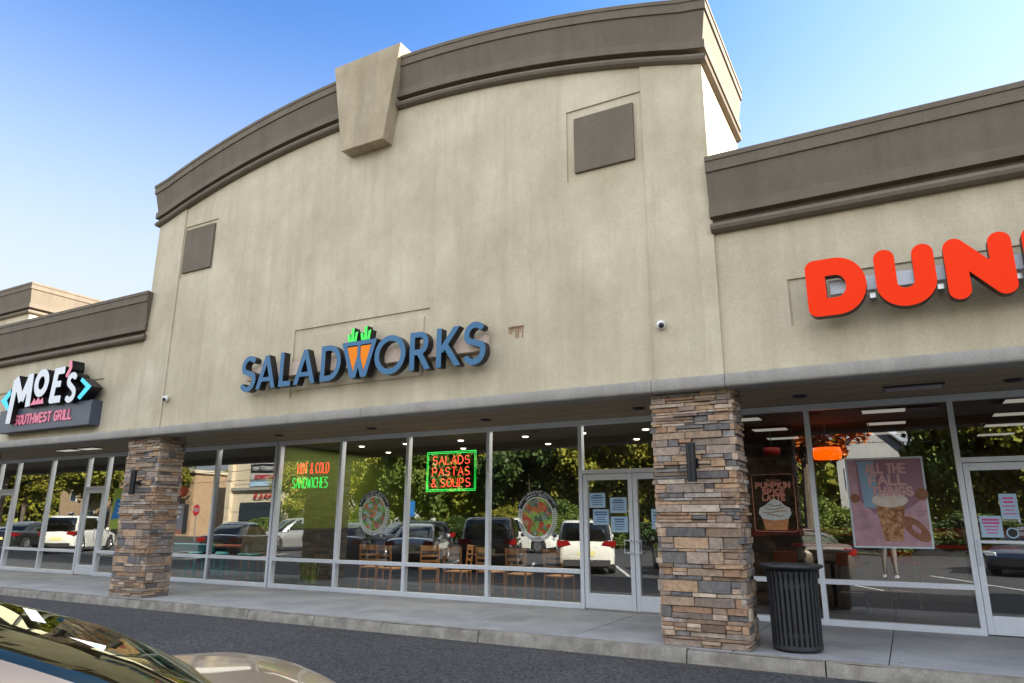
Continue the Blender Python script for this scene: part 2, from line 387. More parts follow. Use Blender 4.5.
for a, b in zip(kj[:-1], kj[1:]):
    n = len(prof); x0, x1 = a+.008, b-.008; dz = random.uniform(-.004, .003)
    st = max(2, int((x1-x0)/.25)); vs = []; fs = []
    for i in range(st+1):
        x = x0+(x1-x0)*i/st; jy = random.uniform(-.004, .004)
        vs += [(x, y+(jy if k < 3 else 0), z+(dz if z > .1 else 0)+(random.uniform(-.003, .002) if k == 2 else 0)) for k, (y, z) in enumerate(prof)]
    for i in range(st):
        for k in range(n): fs.append((i*n+k, i*n+(k+1) % n, (i+1)*n+(k+1) % n, (i+1)*n+k))
    fs.append(tuple(range(n))); fs.append(tuple(st*n+k for k in range(n)))
    mb.mesh(vs, fs)
props(mb.build('kerb', 'kerb', auto=40), kind='structure')

# ------------------------------------------------------------------ the shopping building
B = empty('retail_building', (-7.85, 8.85, 0), 'beige stucco shopping strip with arched tower front, brown cornices and stone columns', 'building')
Bi = Matrix.Translation((7.85, -8.85, 0))
def bpart(mb, name, mats, parent=None, **kw):
    T = Bi.copy()
    o = mb.build(name, mats, parent or B, T=T, **kw); return o
XC, XL, XR = -7.85, -13.87, -1.83
def arch(x, sag=.95):
    t = (x-XC)/6.02; Rr = (6.02**2+sag**2)/(2*sag)
    return math.sqrt(max(Rr*Rr-(x-XC)**2, 0))-(Rr-sag)
ZE = 8.90     # cornice top at the tower's corners
# tower wall: recessed field between two pilasters
def recess(mb, r, y, d, mi=0):
    x0, x1, z0, z1 = r
    mb.face([(x0, y+d, z0), (x1, y+d, z0), (x1, y+d, z1), (x0, y+d, z1)], mi)
    for a, b in (((x0, z0), (x1, z0)), ((x1, z0), (x1, z1)), ((x1, z1), (x0, z1)), ((x0, z1), (x0, z0))):
        mb.face([(a[0], y, a[1]), (b[0], y, b[1]), (b[0], y+d, b[1]), (a[0], y+d, a[1])], mi)
def field(mb, outer, holes, y, d):
    polys = [[Vector((x, 0, z)) for x, z in L] for L in [outer]+[rect(*h) for h in holes]]
    flat = [p for L in polys for p in L]
    mb.mesh([(p.x, y, p.z) for p in flat], [tuple(t) for t in tessellate_polygon(polys)])
    for h in holes: recess(mb, h, y, d)
mb = MB()
xa, xb = -13.0, -2.73
outer = [(xa, 3.38), (xb, 3.38)]+[(xb+(xa-xb)*i/30, ZE-.95+arch(xb+(xa-xb)*i/30)) for i in range(31)]
HL, HR, HS = (-13.0+.02, -11.95, 6.55, 7.73), (-3.95, -2.75, 6.58, 7.78), (-9.45, -6.43, 3.70, 4.96)
field(mb, outer, [HL, HR, HS], 8.875, .025)
bpart(mb, 'tower_wall', 'stucco', recalc=False)
mb = MB()
mb.prism([[(XL, 3.38), (xa, 3.38), (xa, ZE-.95+arch(xa)), (XL, ZE-.95)]], 8.85, 11.3)
bpart(mb, 'pilaster', 'stucco')
mb = MB(); mb.prism([[(xb, 3.38), (XR, 3.38), (XR, ZE-.95), (xb, ZE-.95+arch(xb))]], 8.85, 11.3)
bpart(mb, 'pilaster', 'stucco')
mb = MB(); mb.prism([[(xa, 5.2), (xb, 5.2)]+[(xb+(xa-xb)*i/30, ZE-.4+arch(xb+(xa-xb)*i/30)) for i in range(31)]], 9.2, 11.25); bpart(mb, 'tower_core', 'stucco')
for (x0, x1, z0, z1) in ((-12.93, -12.03, 6.66, 7.64), (-3.82, -2.87, 6.70, 7.62)):
    mb = MB(); mb.box(x0, x1, 8.855, 8.905, z0, z1); bpart(mb, 'square_medallion', 'trim', bevel=.006)
mb = MB(); mb.box(-9.33, -6.55, 8.878, 8.905, 3.84, 4.83); bpart(mb, 'sign_panel', 'stucco', bevel=.006)
PROF = [(-.35, -.02), (.15, 0), (.16, -.01), (.16, -.07), (.145, -.075), (.145, -.215), (.12, -.22), (.118, -.245), (.10, -.36), (.065, -.58), (.055, -.66), (.085, -.665), (.085, -.80), (-.02, -.81), (-.02, -.865),
        (.03, -.87), (.075, -.89), (.09, -.93), (.075, -.97), (.03, -.995), (-.03, -1.0)]
def sweep(mb, stations):
    n = len(PROF); vs = []; fs = []
    for st in stations: vs += [st(o, h) for o, h in PROF]
    for i in range(len(stations)-1):
        for k in range(n-1): fs.append((i*n+k, i*n+k+1, (i+1)*n+k+1, (i+1)*n+k))
    fs.append(tuple(range(n))); fs.append(tuple((len(stations)-1)*n+k for k in range(n)))
    mb.mesh(vs, fs)
st = [lambda o, h: (XL-o, 11.3, ZE+h), lambda o, h: (XL-o, 8.85-o, ZE+h)]
for i in range(1, 48):
    x = XL+(XR-XL)*i/48
    st.append(lambda o, h, x=x: (x, 8.85-o, ZE+arch(x)+h))
st += [lambda o, h: (XR+o, 8.85-o, ZE+h), lambda o, h: (XR+o, 11.3, ZE+h)]
mb = MB(); sweep(mb, st); bpart(mb, 'arched_cornice', 'trim')
mb = MB(); mb.prism([[(XL+.2, 8.6), (XR-.2, 8.6)]+[(XR-.2+(XL-XR+.4)*i/30, ZE-.03+arch(XR-.2+(XL-XR+.4)*i/30)) for i in range(31)]], 9.1, 11.28); bpart(mb, 'tower_roof', 'trim')
# keystone
mb = MB(); mb.prism([[(-8.36, 8.17), (-7.39, 8.17), (-7.09, 10.04), (-8.68, 10.04)]], 8.60, 9.15); bpart(mb, 'keystone', 'stucco_key', bevel=.012)
# wings
def wing(x0, x1, capL, capR):
    mb = MB(); holes = []
    if x1 > 0: holes = [(-.98, 14, 3.93, 4.53)]
    else: holes = [(-19.6, -15.2, 3.7, 4.62)]
    outer = rect(x0, x1, 3.38, 5.5)
    hh = [(a, min(b, x1-.5), c, d) for a, b, c, d in holes]
    field(mb, outer, hh, 8.89, .025)
    mb.box(x0, x1, 9.2, 9.3, 3.38, 6.2)
    bpart(mb, 'wing_wall', 'stucco', recalc=False)
    Z = 6.37; mb = MB()
    sts = [lambda o, h: (x0+capL(o), 8.85-o, Z+h*1.07), lambda o, h: (x1+capR(o), 8.85-o, Z+h*1.07)]
    sweep(mb, sts); mb.box(x0+.02, x1-.02, 9.1, 30, 5.6, 6.2); bpart(mb, 'wing_cornice', 'trim')
wing(XR, 15, lambda o: -.02-0*o, lambda o: 0)
wing(-44, XL, lambda o: 0, lambda o: .02+.7*max(o, 0))
# far rooftop tower with the same cornice
mb = MB(); X0, X1, Y0, Y1, Z = -36, -23.4, 11.05, 17, 8.83
mb.box(X0, X1, Y0, Y1, 5, Z-.9)
bpart(mb, 'rooftop_tower', 'stucco')
mb = MB(); sweep(mb, [lambda o, h: (X0-o, Y1+o, Z+h), lambda o, h: (X0-o, Y0-o, Z+h), lambda o, h: (X1+o, Y0-o, Z+h), lambda o, h: (X1+o, Y1+o, Z+h)])
mb.box(X0+.1, X1-.1, Y0+.1, Y1, Z-.5, Z-.05); bpart(mb, 'tower_cornice', 'trim')
# lip, beam, soffit
mb = MB(); lp = [(8.71, 3.205), (8.688, 3.218), (8.68, 3.24), (8.68, 3.345), (8.69, 3.372), (8.80, 3.39), (8.95, 3.39), (8.95, 3.205)]
segx = [-44, -38, -30, -24, -16.6, -13.0, -7.6, -2.73, -1.79, 3.2, 9, 15]
for a, b in zip(segx[:-1], segx[1:]):
    n = len(lp); mb.mesh([(a+.004, y, z) for y, z in lp]+[(b-.004, y, z) for y, z in lp], [(i, (i+1) % n, n+(i+1) % n, n+i) for i in range(n)]+[tuple(range(n)), tuple(range(n, 2*n))])
bpart(mb, 'fascia_band', 'lip', auto=50)
mb = MB(); mb.box(-44, 15, 8.952, 9.15, 3.215, 3.6); mb.box(-44, 15, 9.15, 11.9, 3.36, 3.5)
for x in (-41, -36.5, -32, -27.4, -22.8, -18.3, -13.7, -9.2, -4.6, -.05, 4.5, 9): pass
bpart(mb, 'soffit', 'soffit')
mb = MB()
for y in (9.15, 9.75, 10.35, 10.95, 11.55): mb.box(-44, 15, y, y+.006, 3.3575, 3.3595)
bpart(mb, 'soffit_seam', 'sealant')
# outer end walls, roof and rear so that the building is closed
mb = MB(); mb.box(-44, -43.8, 9.3, 30, 0, 6); mb.box(14.8, 15, 9.3, 30, 0, 6); mb.box(-44, 15, 29.8, 30, 0, 6); bpart(mb, 'outer_wall', 'stucco')

# stone columns (one mesh, copied)
PAL = [(.38, .28, .20), (.44, .33, .24), (.32, .23, .17), (.26, .21, .175), (.16, .15, .15), (.44, .30, .19), (.50, .42, .34), (.15, .145, .145), (.28, .26, .25), (.48, .39, .30), (.40, .25, .16), (.24, .17, .12), (.40, .36, .33), (.42, .29, .19), (.34, .27, .22), (.46, .36, .29), (.30, .25, .21)]
def column_mesh():
    rnd = random.Random(11); mb = MB(); W = 1.04; DP = .56; z = 0
    mb.box(.03, W-.03, .03, DP-.03, 0, 3.18, col=(.03, .028, .026))
    row = 0
    while z < 3.17:
        h = rnd.choice([.035, .05, .06, .08, .09, .11, .14]); h = min(h, 3.18-z)
        if h < .02: break
        for side in range(4):
            WS = W if side % 2 == 0 else DP
            lo, hi = (0, WS) if (side+row) % 2 else (.045, WS-.045)
            x = lo
            while x < hi-.01:
                L = rnd.uniform(.10, .50); 
                if hi-x-L < .08: L = hi-x
                zz = z; hs = [h]
                if h > .07 and rnd.random() < .35: hs = [h*.45, h*.55]
                for hh in hs:
                    p = rnd.uniform(-.030, .014); c = rnd.choice(PAL); k = rnd.uniform(.8, 1.2); c = tuple(min(1, q*k) for q in c)
                    x0, x1, y0, y1 = x+.003, x+L-.003, p, .06
                    e = .006; z0, z1 = zz+.002, zz+hh-.002
                    j = lambda: rnd.uniform(-.006, .006)
                    fr = [(x0+e, y0+j(), z0+e*.8), ((x0+x1)/2, y0-.004+j(), z0+e*.6), (x1-e, y0+j(), z0+e*.8), (x1-e, y0+j(), z1-e*.8), ((x0+x1)/2, y0-.004+j(), z1-e*.6), (x0+e, y0+j(), z1-e*.8)]
                    bk = [(x0, y0+.012, z0), ((x0+x1)/2, y0+.012, z0), (x1, y0+.012, z0), (x1, y0+.012, z1), ((x0+x1)/2, y0+.012, z1), (x0, y0+.012, z1)]
                    b2 = [(a, y1, b) for a, _, b in bk]
                    vs = fr+bk+b2; fs = [(0, 1, 4, 5), (1, 2, 3, 4)]+[(i, (i+1) % 6, 6+(i+1) % 6, 6+i) for i in range(6)]+[(6+i, 6+(i+1) % 6, 12+(i+1) % 6, 12+i) for i in range(6)]
                    T = Matrix.Translation((W/2, DP/2, 0)) @ Matrix.Rotation(side*math.pi/2, 4, 'Z') @ Matrix.Translation((-WS/2, -(DP if side % 2 == 0 else W)/2, 0))
                    mb.mesh([T @ Vector(v) for v in vs], fs, 0, c)
                    zz += hh
                x += L
        z += h; row += 1
    return mb
col0 = column_mesh().build('stone_column', 'stone', B, recalc=False)
bm = bmesh.new(); bm.from_mesh(col0.data); bmesh.ops.recalc_face_normals(bm, faces=bm.faces); bm.to_mesh(col0.data); bm.free()
colx = [-2.80, -13.93, -21.12, -31, 8.33]
for i, x in enumerate(colx):
    o = col0 if i == 0 else col0.copy()
    if i: COL.objects.link(o); o.parent = B
    o.location = (x+7.85, 8.86-8.85, .15)

# ------------------------------------------------------------------ storefront
FY0, FY1, GY = 11.61, 11.73, 11.67
ZB, ZT = .15, 3.36
def storefront(x0, x1, mull, doors, rail=(.715, .785), name='storefront_window'):
    """mull: x centres; doors: (x0,x1,leaves)"""
    mb = MB(); w_ = .035
    ends = [x0, x1]
    drs = [(d[0], d[1]) for d in doors]
    mb.box(x0, x1, FY0, FY1, 3.27, ZT)
    allm = sorted(set(mull+ends))
    for m in allm:
        a, b = (m, m+2*w_) if m == x0 else ((m-2*w_, m) if m == x1 else (m-w_, m+w_))
        mb.box(a, b, FY0, FY1, ZB, 3.269)
    panes = []
    for a, b in zip(allm[:-1], allm[1:]):
        a2 = a+(2*w_ if a == x0 else w_)+.0005; b2 = b-(2*w_ if b == x1 else w_)-.0005
        dr = [d for d in doors if d[0]-.1 < (a+b)/2 < d[1]+.1]
        if dr:
            mb.box(a2, b2, FY0+.002, FY1, 2.40, 2.47)
            panes.append((a2, b2, 2.47, 3.27))
            n = dr[0][2]; ww = (b2-a2)/n
            for k in range(n):
                l0 = a2+k*ww+.006; l1 = a2+(k+1)*ww-.006; d = MB()
                for q in ((l0, l0+.075, .17, 2.39), (l1-.075, l1, .17, 2.39)): d.box(q[0], q[1], FY0+.015, FY1-.03, q[2], q[3])
                d.box(l0+.0755, l1-.0755, FY0+.016, FY1-.03, .17, .40); d.box(l0+.0755, l1-.0755, FY0+.016, FY1-.03, 2.29, 2.39)
                if dr[0][3]: d.box(l0+.0755, l1-.0755, FY0+.017, FY1-.03, 1.32, 1.36)
                do = bpart(d, 'entrance_door', 'alu', bevel=.004)
                p = MB(); p.face([(l0+.07, GY, .38), (l1-.07, GY, .38), (l1-.07, GY, 2.31), (l0+.07, GY, 2.31)]); bpart(p, 'pane', 'glass', parent=do, recalc=False)
                hx = (l1-.04) if (k == 0 and n == 2) else ((l0+.04) if n == 2 else (l1-.04 if dr[0][4] else l0+.04))
                hs = -1 if (k == 0 and n == 2) else 1
                hd = MB(); hxx = hx+hs*.07 if n == 2 else hx
                hd.tube([(hx, FY0+.02, 1.28), (hx, FY0-.06, 1.28), (hx+(hs*.1 if n == 2 else 0), FY0-.06, 1.28), (hx+(hs*.1 if n == 2 else 0), FY0-.06, 1.08), (hx, FY0-.06, 1.08), (hx, FY0+.02, 1.08)] if n == 2 else
                        [(hx, FY0+.02, 1.35), (hx, FY0-.06, 1.35), (hx, FY0-.06, 1.05), (hx, FY0+.02, 1.05)], .012, 8)
                bpart(hd, 'handle', 'alu', parent=do, smooth=False)
        else:
            mb.box(a2, b2, FY0+.002, FY1, *rail); mb.box(a2, b2, FY0-.004, FY1, ZB, .235)
            panes.append((a2, b2, .235, rail[0])); panes.append((a2, b2, rail[1], 3.27))
    fr = bpart(mb, name, 'alu', bevel=.003)
    for a, b, c, d in panes:
        p = MB(); t = [random.uniform(-.0022, .0022) for _ in range(2)]
        p.face([(a-.005, GY-t[0], c-.005), (b+.005, GY+t[0], c-.005), (b+.005, GY+t[0]+t[1], d+.005), (a-.005, GY-t[0]+t[1], d+.005)])
        bpart(p, 'pane', 'glass', parent=fr, recalc=False)
storefront(-43, -13.05+.45, [-41, -39, -37, -35, -33, -31, -29, -27.4, -26, -24.62, -23.62, -21.78, -19.98, -19.05, -16.75, -14.65], [(-19.98, -19.05, 1, 0, 1), (-24.62, -23.62, 1, 1, 0)])
storefront(-12.56, -3.08, [-10.66, -8.86, -6.94, -5.02], [(-5.02, -3.1, 2, 0, 0)])
storefront(-3.04, 14.6, [-1.21, .70, 1.75, 3.6, 5.5, 7.4, 9.3, 11.2, 13], [(.70, 1.75, 1, 1, 0)])

# ------------------------------------------------------------------ interior
def struct(mb, name, m, **kw): return props(mb.build(name, m, **kw), kind='structure')
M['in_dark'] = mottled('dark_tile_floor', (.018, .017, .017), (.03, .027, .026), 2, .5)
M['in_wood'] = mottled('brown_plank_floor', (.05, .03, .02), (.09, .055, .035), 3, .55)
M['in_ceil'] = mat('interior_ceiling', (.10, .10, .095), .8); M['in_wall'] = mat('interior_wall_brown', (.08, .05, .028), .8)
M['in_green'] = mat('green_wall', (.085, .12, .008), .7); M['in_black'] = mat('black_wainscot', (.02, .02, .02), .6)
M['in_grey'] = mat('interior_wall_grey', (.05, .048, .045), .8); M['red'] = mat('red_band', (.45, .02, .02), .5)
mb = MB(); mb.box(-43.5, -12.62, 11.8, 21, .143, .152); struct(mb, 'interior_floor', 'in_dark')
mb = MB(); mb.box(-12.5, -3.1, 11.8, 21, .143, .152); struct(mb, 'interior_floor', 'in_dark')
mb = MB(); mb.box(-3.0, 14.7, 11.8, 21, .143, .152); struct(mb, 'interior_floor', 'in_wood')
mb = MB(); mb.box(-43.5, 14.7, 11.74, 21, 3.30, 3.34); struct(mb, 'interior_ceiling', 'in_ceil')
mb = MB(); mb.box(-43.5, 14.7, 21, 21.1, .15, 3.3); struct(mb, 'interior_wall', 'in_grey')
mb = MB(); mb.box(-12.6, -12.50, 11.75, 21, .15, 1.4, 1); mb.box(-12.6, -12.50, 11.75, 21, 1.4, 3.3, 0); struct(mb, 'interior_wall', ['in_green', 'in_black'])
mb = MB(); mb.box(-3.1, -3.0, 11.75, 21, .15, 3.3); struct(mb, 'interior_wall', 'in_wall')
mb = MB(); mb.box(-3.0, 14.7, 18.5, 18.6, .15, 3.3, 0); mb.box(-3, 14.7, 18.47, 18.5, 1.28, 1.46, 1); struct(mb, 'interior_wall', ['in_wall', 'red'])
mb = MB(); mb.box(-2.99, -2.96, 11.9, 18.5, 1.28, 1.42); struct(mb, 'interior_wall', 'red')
M['glow_panel'] = mat('fluorescent_panel', (.8, .8, .75), .6, emit=(1, .97, .86), estr=.09)
M['glow_spot'] = mat('downlight_glow', (.8, .8, .7), .6, emit=(1, .9, .7), estr=1.3)
M['glow_soffit'] = mat('soffit_lamp_lens', (.34, .34, .36), .5)
g = 'ceiling light panels inside the shop at the right'
for i, (x, y) in enumerate([(-2.3, 12.3), (-2.1, 13.9), (-2.1, 15.5), (-.15, 12.3), (-.15, 13.9), (-.15, 15.5), (1.7, 12.1), (1.7, 13.6), (1.7, 15.1), (1.7, 16.7), (3.8, 12.4), (3.8, 14.2)]):
    mb = MB(); mb.box(x-.33, x+.33, y-.2, y+.2, 3.28, 3.298, 0); mb.box(x-.3, x+.3, y-.17, y+.17, 3.272, 3.279, 1)
    props(mb.build('ceiling_panel', ['in_grey', 'glow_panel']), 'flat rectangular ceiling light panel seen through the shop window at the right', 'ceiling light', g)
ORD = ['first', 'second', 'third', 'fourth', 'fifth', 'sixth', 'seventh', 'eighth', 'ninth']
for j, (y, xs_) in enumerate(((12.9, (-11.2, -9.9, -8.4, -6.8, -5.5, -4.2)), (14.4, (-11.6, -9.3, -7.0, -4.9)))):
    for i, x in enumerate(xs_):
        mb = MB(); mb.lathe([(.001, 0), (.05, 0), (.065, .01), (.065, .02)], (x, y, 3.278), 12)
        props(mb.build('recessed_downlight', 'glow_spot'), 'small round lit downlight inside the middle shop, %s from left in the %s row' % (ORD[i], ('near', 'far')[j]), 'downlight', 'recessed downlights inside the middle shop')
# exterior soffit downlights
for x, l in ((-3.58, 'dark round downlight in the soffit just left of the right stone column'), (-6.44, 'dark round soffit downlight above the second wide window right of the neon sign'), (-9.07, 'dark round soffit downlight below the letter A of the blue sign'), (-11.61, 'dark round soffit downlight nearest the left stone column'), (1.37, 'dark round soffit downlight at the far right above the glass door'), (-1.17, 'dark round soffit downlight above the trash can')):
    mb = MB(); mb.lathe([(.001, .0), (.075, .0), (.08, -.018), (.10, -.02), (.11, -.004)], (x, 10.7, 3.357), 20)
    props(mb.build('soffit_downlight', 'black'), l, 'downlight', 'downlights in the soffit over the sidewalk')
for (x, y, l) in ((.26, 10.64, 'rectangular soffit lamp above the window with the large poster'), (-18.6, 10.5, 'pair of lit rectangular soffit lamps left of the left stone column')):
    t = empty('soffit_lamp', (x, y, 3.357), l, 'ceiling lamp', 'rectangular lamps in the soffit')
    for dx in ((0,) if x > 0 else (-.45, .5)):
        mb = MB(); mb.box(dx-.36, dx+.36, -.16, .16, -.022, 0); mb.build('frame', 'alu_dark', t)
        mb = MB(); mb.box(dx-.33, dx+.33, -.13, .13, -.03, -.0225); mb.build('lens', 'glow_soffit' if x > 0 else 'glow_panel', t)
# the shops' own ceiling lighting
for nm, x, y, sx, sy, e, c in (('shop_ceiling_light', -28, 13.2, 28, 3, 800, (1, .93, .82)), ('shop_ceiling_light', -7.8, 13.2, 9, 3, 300, (1, .92, .8)), ('shop_ceiling_light', 5, 14.6, 15, 3.4, 70, (1, .95, .86))):
    ld = bpy.data.lights.new(nm, 'AREA'); ld.shape = 'RECTANGLE'; ld.size = sx; ld.size_y = sy; ld.energy = e*.22; ld.color = c
    lo_ = bpy.data.objects.new(nm, ld); COL.objects.link(lo_); lo_.location = (x, y, 3.26)
# wooden cafe chairs
M['wood'] = mottled('honey_wood', (.50, .24, .085), (.60, .31, .12), 6, .45)
def chair():
    t = empty('cafe_chair', (0, 0, 0), 'x', 'chair', 'wooden cafe chairs behind the middle windows')
    mb = MB(); mb.box(-.21, .21, -.2, .22, .42, .455); mb.build('seat', 'wood', t, bevel=.01)
    for sx in (-.19, .19):
        mb = MB(); mb.tube([(sx, .20, 0), (sx, .20, .43)], .02, 6); mb.build('leg', 'wood', t)
        mb = MB(); mb.tube([(sx, -.24, 0), (sx, -.20, .43), (sx*1.03, -.24, .92)], .021, 6); mb.build('leg', 'wood', t)
    mb = MB()
    for z, hh in ((.58, .05), (.69, .05), (.81, .11)): mb.box(-.19, .19, -.235, -.215, z, z+hh)
    mb.build('backrest', 'wood', t)
    for y in (.2, -.22): mb = MB(); mb.tube([(-.19, y, .2), (.19, y, .2)], .01, 6); mb.build('stretcher', 'wood', t)
    return t
c0 = chair()
ch = [(-10.55, 12.7, .3, 'wooden cafe chair leftmost of the row behind the middle windows'), (-9.9, 12.55, -.1, 'wooden cafe chair second from left, under the left round decal'), (-9.15, 12.9, .7, 'wooden cafe chair third from left, turned beside the mullion'),
      (-8.75, 13.5, 2.4, 'wooden cafe chair set back below the red and green neon frame'), (-8.15, 12.5, .05, 'wooden cafe chair close to the glass in front of the dark parked car reflection'), (-7.55, 12.8, -.4, 'wooden cafe chair just left of the mullion under the neon frame'),
      (-6.72, 12.5, .15, 'wooden cafe chair left of the pair under the right round decal'), (-5.85, 12.45, -.1, 'wooden cafe chair rightmost, beside the glass double door')]
for i, (x, y, rz, l) in enumerate(ch):
    if i == 0: c0.location = (x, y, .152); c0.rotation_euler = (0, 0, rz); c0['label'] = l
    else: copy_tree(c0, (x, y, .152), rz, label=l)
M['table'] = mat('dark_table', (.05, .035, .025), .4)
for i, (x, l) in enumerate(((-9.7, 'dark cafe table behind the left round decal'), (-7.9, 'dark cafe table behind the neon framed window'), (-6.2, 'dark cafe table behind the right round decal'))):
    t = empty('cafe_table', (x, 13.35, .152), l, 'table', 'cafe tables in the middle shop')
    mb = MB(); mb.box(-.35, .35, -.3, .3, .72, .75); mb.build('tabletop', 'table', t, bevel=.005)
    mb = MB(); mb.lathe([(.001, 0), (.24, 0), (.22, .02), (.03, .03), (.03, .72), (.001, .72)], n=16); mb.build('pedestal', 'black', t)
# grass spikes by the green wall
M['spike'] = mat('green_spikes', (.22, .32, .03), .6)
mb = MB()
for i in range(26):
    x = random.uniform(-.25, .25); a = random.uniform(-.12, .12); mb.tube([(x, random.uniform(-.1, .1), 0), (x+a, random.uniform(-.1, .1), random.uniform(.35, .75))], .012, 5, radii=[.014, .002])
t = empty('grass_planter', (-12.1, 12.35, .152), 'tuft of tall green blades behind the lower pane beside the green wall', 'plant')
mb.build('blades', 'spike', t); mb = MB(); mb.box(-.3, .3, -.14, .14, 0, .06); mb.build('tray', 'black', t)
# teal stools, red table, ledge
M['teal'] = mat('teal_paint', (.02, .46, .50), .4); M['teal_vinyl'] = mat('teal_bench_vinyl', (.05, .66, .80), .35); M['redtop'] = mat('red_table', (.35, .09, .05), .4)  # ledge vinyl is a plain brighter teal
def stool():
    t = empty('bar_stool', (0, 0, 0), 'x', 'stool', 'teal metal stools in the left shop')
    mb = MB(); mb.lathe([(.001, .0), (.16, 0), (.17, .02), (.15, .035), (.001, .035)], (0, 0, .6), 16); mb.build('seat', 'teal', t)
    for a in range(4):
        an = math.pi/4+a*math.pi/2; mb = MB(); mb.tube([(.13*math.cos(an), .13*math.sin(an), .6), (.22*math.cos(an), .22*math.sin(an), 0)], .018, 6); mb.build('leg', 'teal', t)
    mb = MB(); mb.box(-.16, .16, -.17, -.15, .22, .25); mb.box(-.16, .16, .15, .17, .22, .25); mb.build('footrest', 'teal', t)
    return t
s0 = stool()
for i, (x, y, l) in enumerate([(-16.2, 12.5, 'teal stool nearest the left stone column behind the glass'), (-15.75, 12.95, 'teal stool second right of the stone column, set back'), (-15.2, 12.5, 'teal stool right behind the pale window post'), (-14.5, 12.6, 'teal stool under the brown table end'),
                                (-14.05, 12.5, 'teal stool in the middle of the wide pane'), (-13.6, 12.9, 'teal stool just left of the shop divider'), (-19.6, 12.8, 'teal stool behind the left shop glass door'), (-17.9, 12.8, 'teal stool hidden mostly by the left stone column')]):
    if i == 0: s0.location = (x, y, .152); s0['label'] = l
    else: copy_tree(s0, (x, y, .152), random.uniform(-.3, .3), label=l)
t = empty('bench_table', (-15.3, 13.3, .152), 'long red topped table behind the teal stools', 'table')
mb = MB(); mb.box(-1.2, 2.0, -.35, .35, .74, .79); mb.build('tabletop', 'redtop', t)
for x in (-1.1, 1.9): mb = MB(); mb.box(x-.03, x+.03, -.3, .3, 0, .74); mb.build('leg', 'teal', t)
mb = MB(); mb.box(-17.6, -14.85, 11.84, 11.98, .84, 1.02); props(mb.build('window_ledge', 'teal_vinyl', bevel=.02), 'bright teal padded ledge inside the window right of the left column', 'ledge')
mb = MB(); mb.box(-15.1, -15.03, 11.95, 12.05, .152, 3.3); props(mb.build('interior_post', 'alu'), 'pale slim post inside the left shop window', 'post')
mb = MB(); mb.box(-15.0, -13.9, 12.9, 13.0, .152, 1.42); M['brickish'] = mottled('tan_brick', (.32, .2, .1), (.4, .27, .15), 8, .8); props(mb.build('low_partition', 'brickish'), 'tan half height partition behind the teal stools', 'partition')
# right shop: counter, pendants, stools
M['orange'] = mat('orange_glass', (.9, .12, .01), .3, emit=(1, .09, .0), estr=.45)
for (x, y, z, r, l) in ((-1.12, 13.5, 2.76, .24, 'large glowing orange drum pendant lamp left of the poster'), (-.42, 13.6, 2.42, .13, 'small glowing orange pendant lamp at the poster edge'), (-2.15, 14.2, 2.9, .16, 'dark red pendant lamp above the pumpkin drink decal')):
    t = empty('pendant_lamp', (x, y, z), l, 'lamp', 'pendant lamps in the right shop')
    mb = MB(); mb.lathe([(.001, r*.42), (r*.9, r*.4), (r, 0), (r*.92, -r*.42), (.001, -r*.45)], n=24); mb.build('lamp_shade', 'orange' if x > -2 else 'red', t, smooth=True)
    mb = MB(); mb.tube([(0, 0, r*.42), (0, 0, 3.28-z)], .008, 5); mb.build('cord', 'black', t)
M['counter'] = mat('counter_front', (.30, .27, .23), .5)
t = empty('serving_counter', (.3, 16.4, .152), 'pale serving counter deep inside the right shop', 'counter')
mb = MB(); mb.box(-2.4, 4.2, -.35, .35, 0, .95); mb.build('counter_front', 'counter', t); mb = MB(); mb.box(-2.5, 4.3, -.4, .4, .95, 1.0); mb.build('counter_top', 'red', t)
t = empty('display_case', (1.3, 14.8, .152), 'low display case with pale frame behind the window beside the glass door', 'display case')
mb = MB(); mb.box(-.5, .3, -.3, .3, 0, .95); mb.build('base', 'in_grey', t)
mb = MB()
for x in (-.48, .28): mb.tube([(x, -.28, .95), (x-.05, -.28, 1.45)], .015, 6)
mb.box(-.5, .3, -.3, .3, 1.45, 1.5); mb.build('frame', 'silver', t)
M['orange_seat'] = mat('orange_seat', (.75, .12, .02), .45)
def tall_stool():
    t = empty('tall_stool', (0, 0, 0), 'x', 'stool', 'tall stools with silver legs in the right shop')
    mb = MB(); mb.box(-.19, .19, -.17, .17, .74, .77); mb.box(-.19, .19, -.18, -.16, .77, .95); mb.build('seat', 'orange_seat', t, bevel=.01)
    for sx in (-1, 1):
        for sy in (-1, 1): mb = MB(); mb.tube([(.16*sx, .14*sy, .74), (.23*sx, .2*sy, 0)], .012, 6); mb.build('leg', 'silver', t)
    mb = MB(); mb.tube([(-.2, -.17, .3), (.2, -.17, .3), (.2, .17, .3), (-.2, .17, .3), (-.2, -.17, .3)], .009, 5); mb.build('footrest', 'silver', t)
    return t
s1 = tall_stool(); s1.location = (-.95, 13.35, .152); s1['label'] = 'tall orange stool with silver legs between trash can and poster'
copy_tree(s1, (-2.0, 13.6, .152), .2, label='tall orange stool behind the trash can beside the stone column')
copy_tree(s1, (-.15, 14.4, .152), -.3, label='tall orange stool behind the large poster')
mb = MB(); mb.box(-1.9, -.7, 14.0, 14.5, .88, .92); mb.box(-1.33, -1.27, 14.2, 14.3, .152, .88); props(mb.build('high_table', 'in_grey'), 'narrow grey high table behind the trash can', 'table')

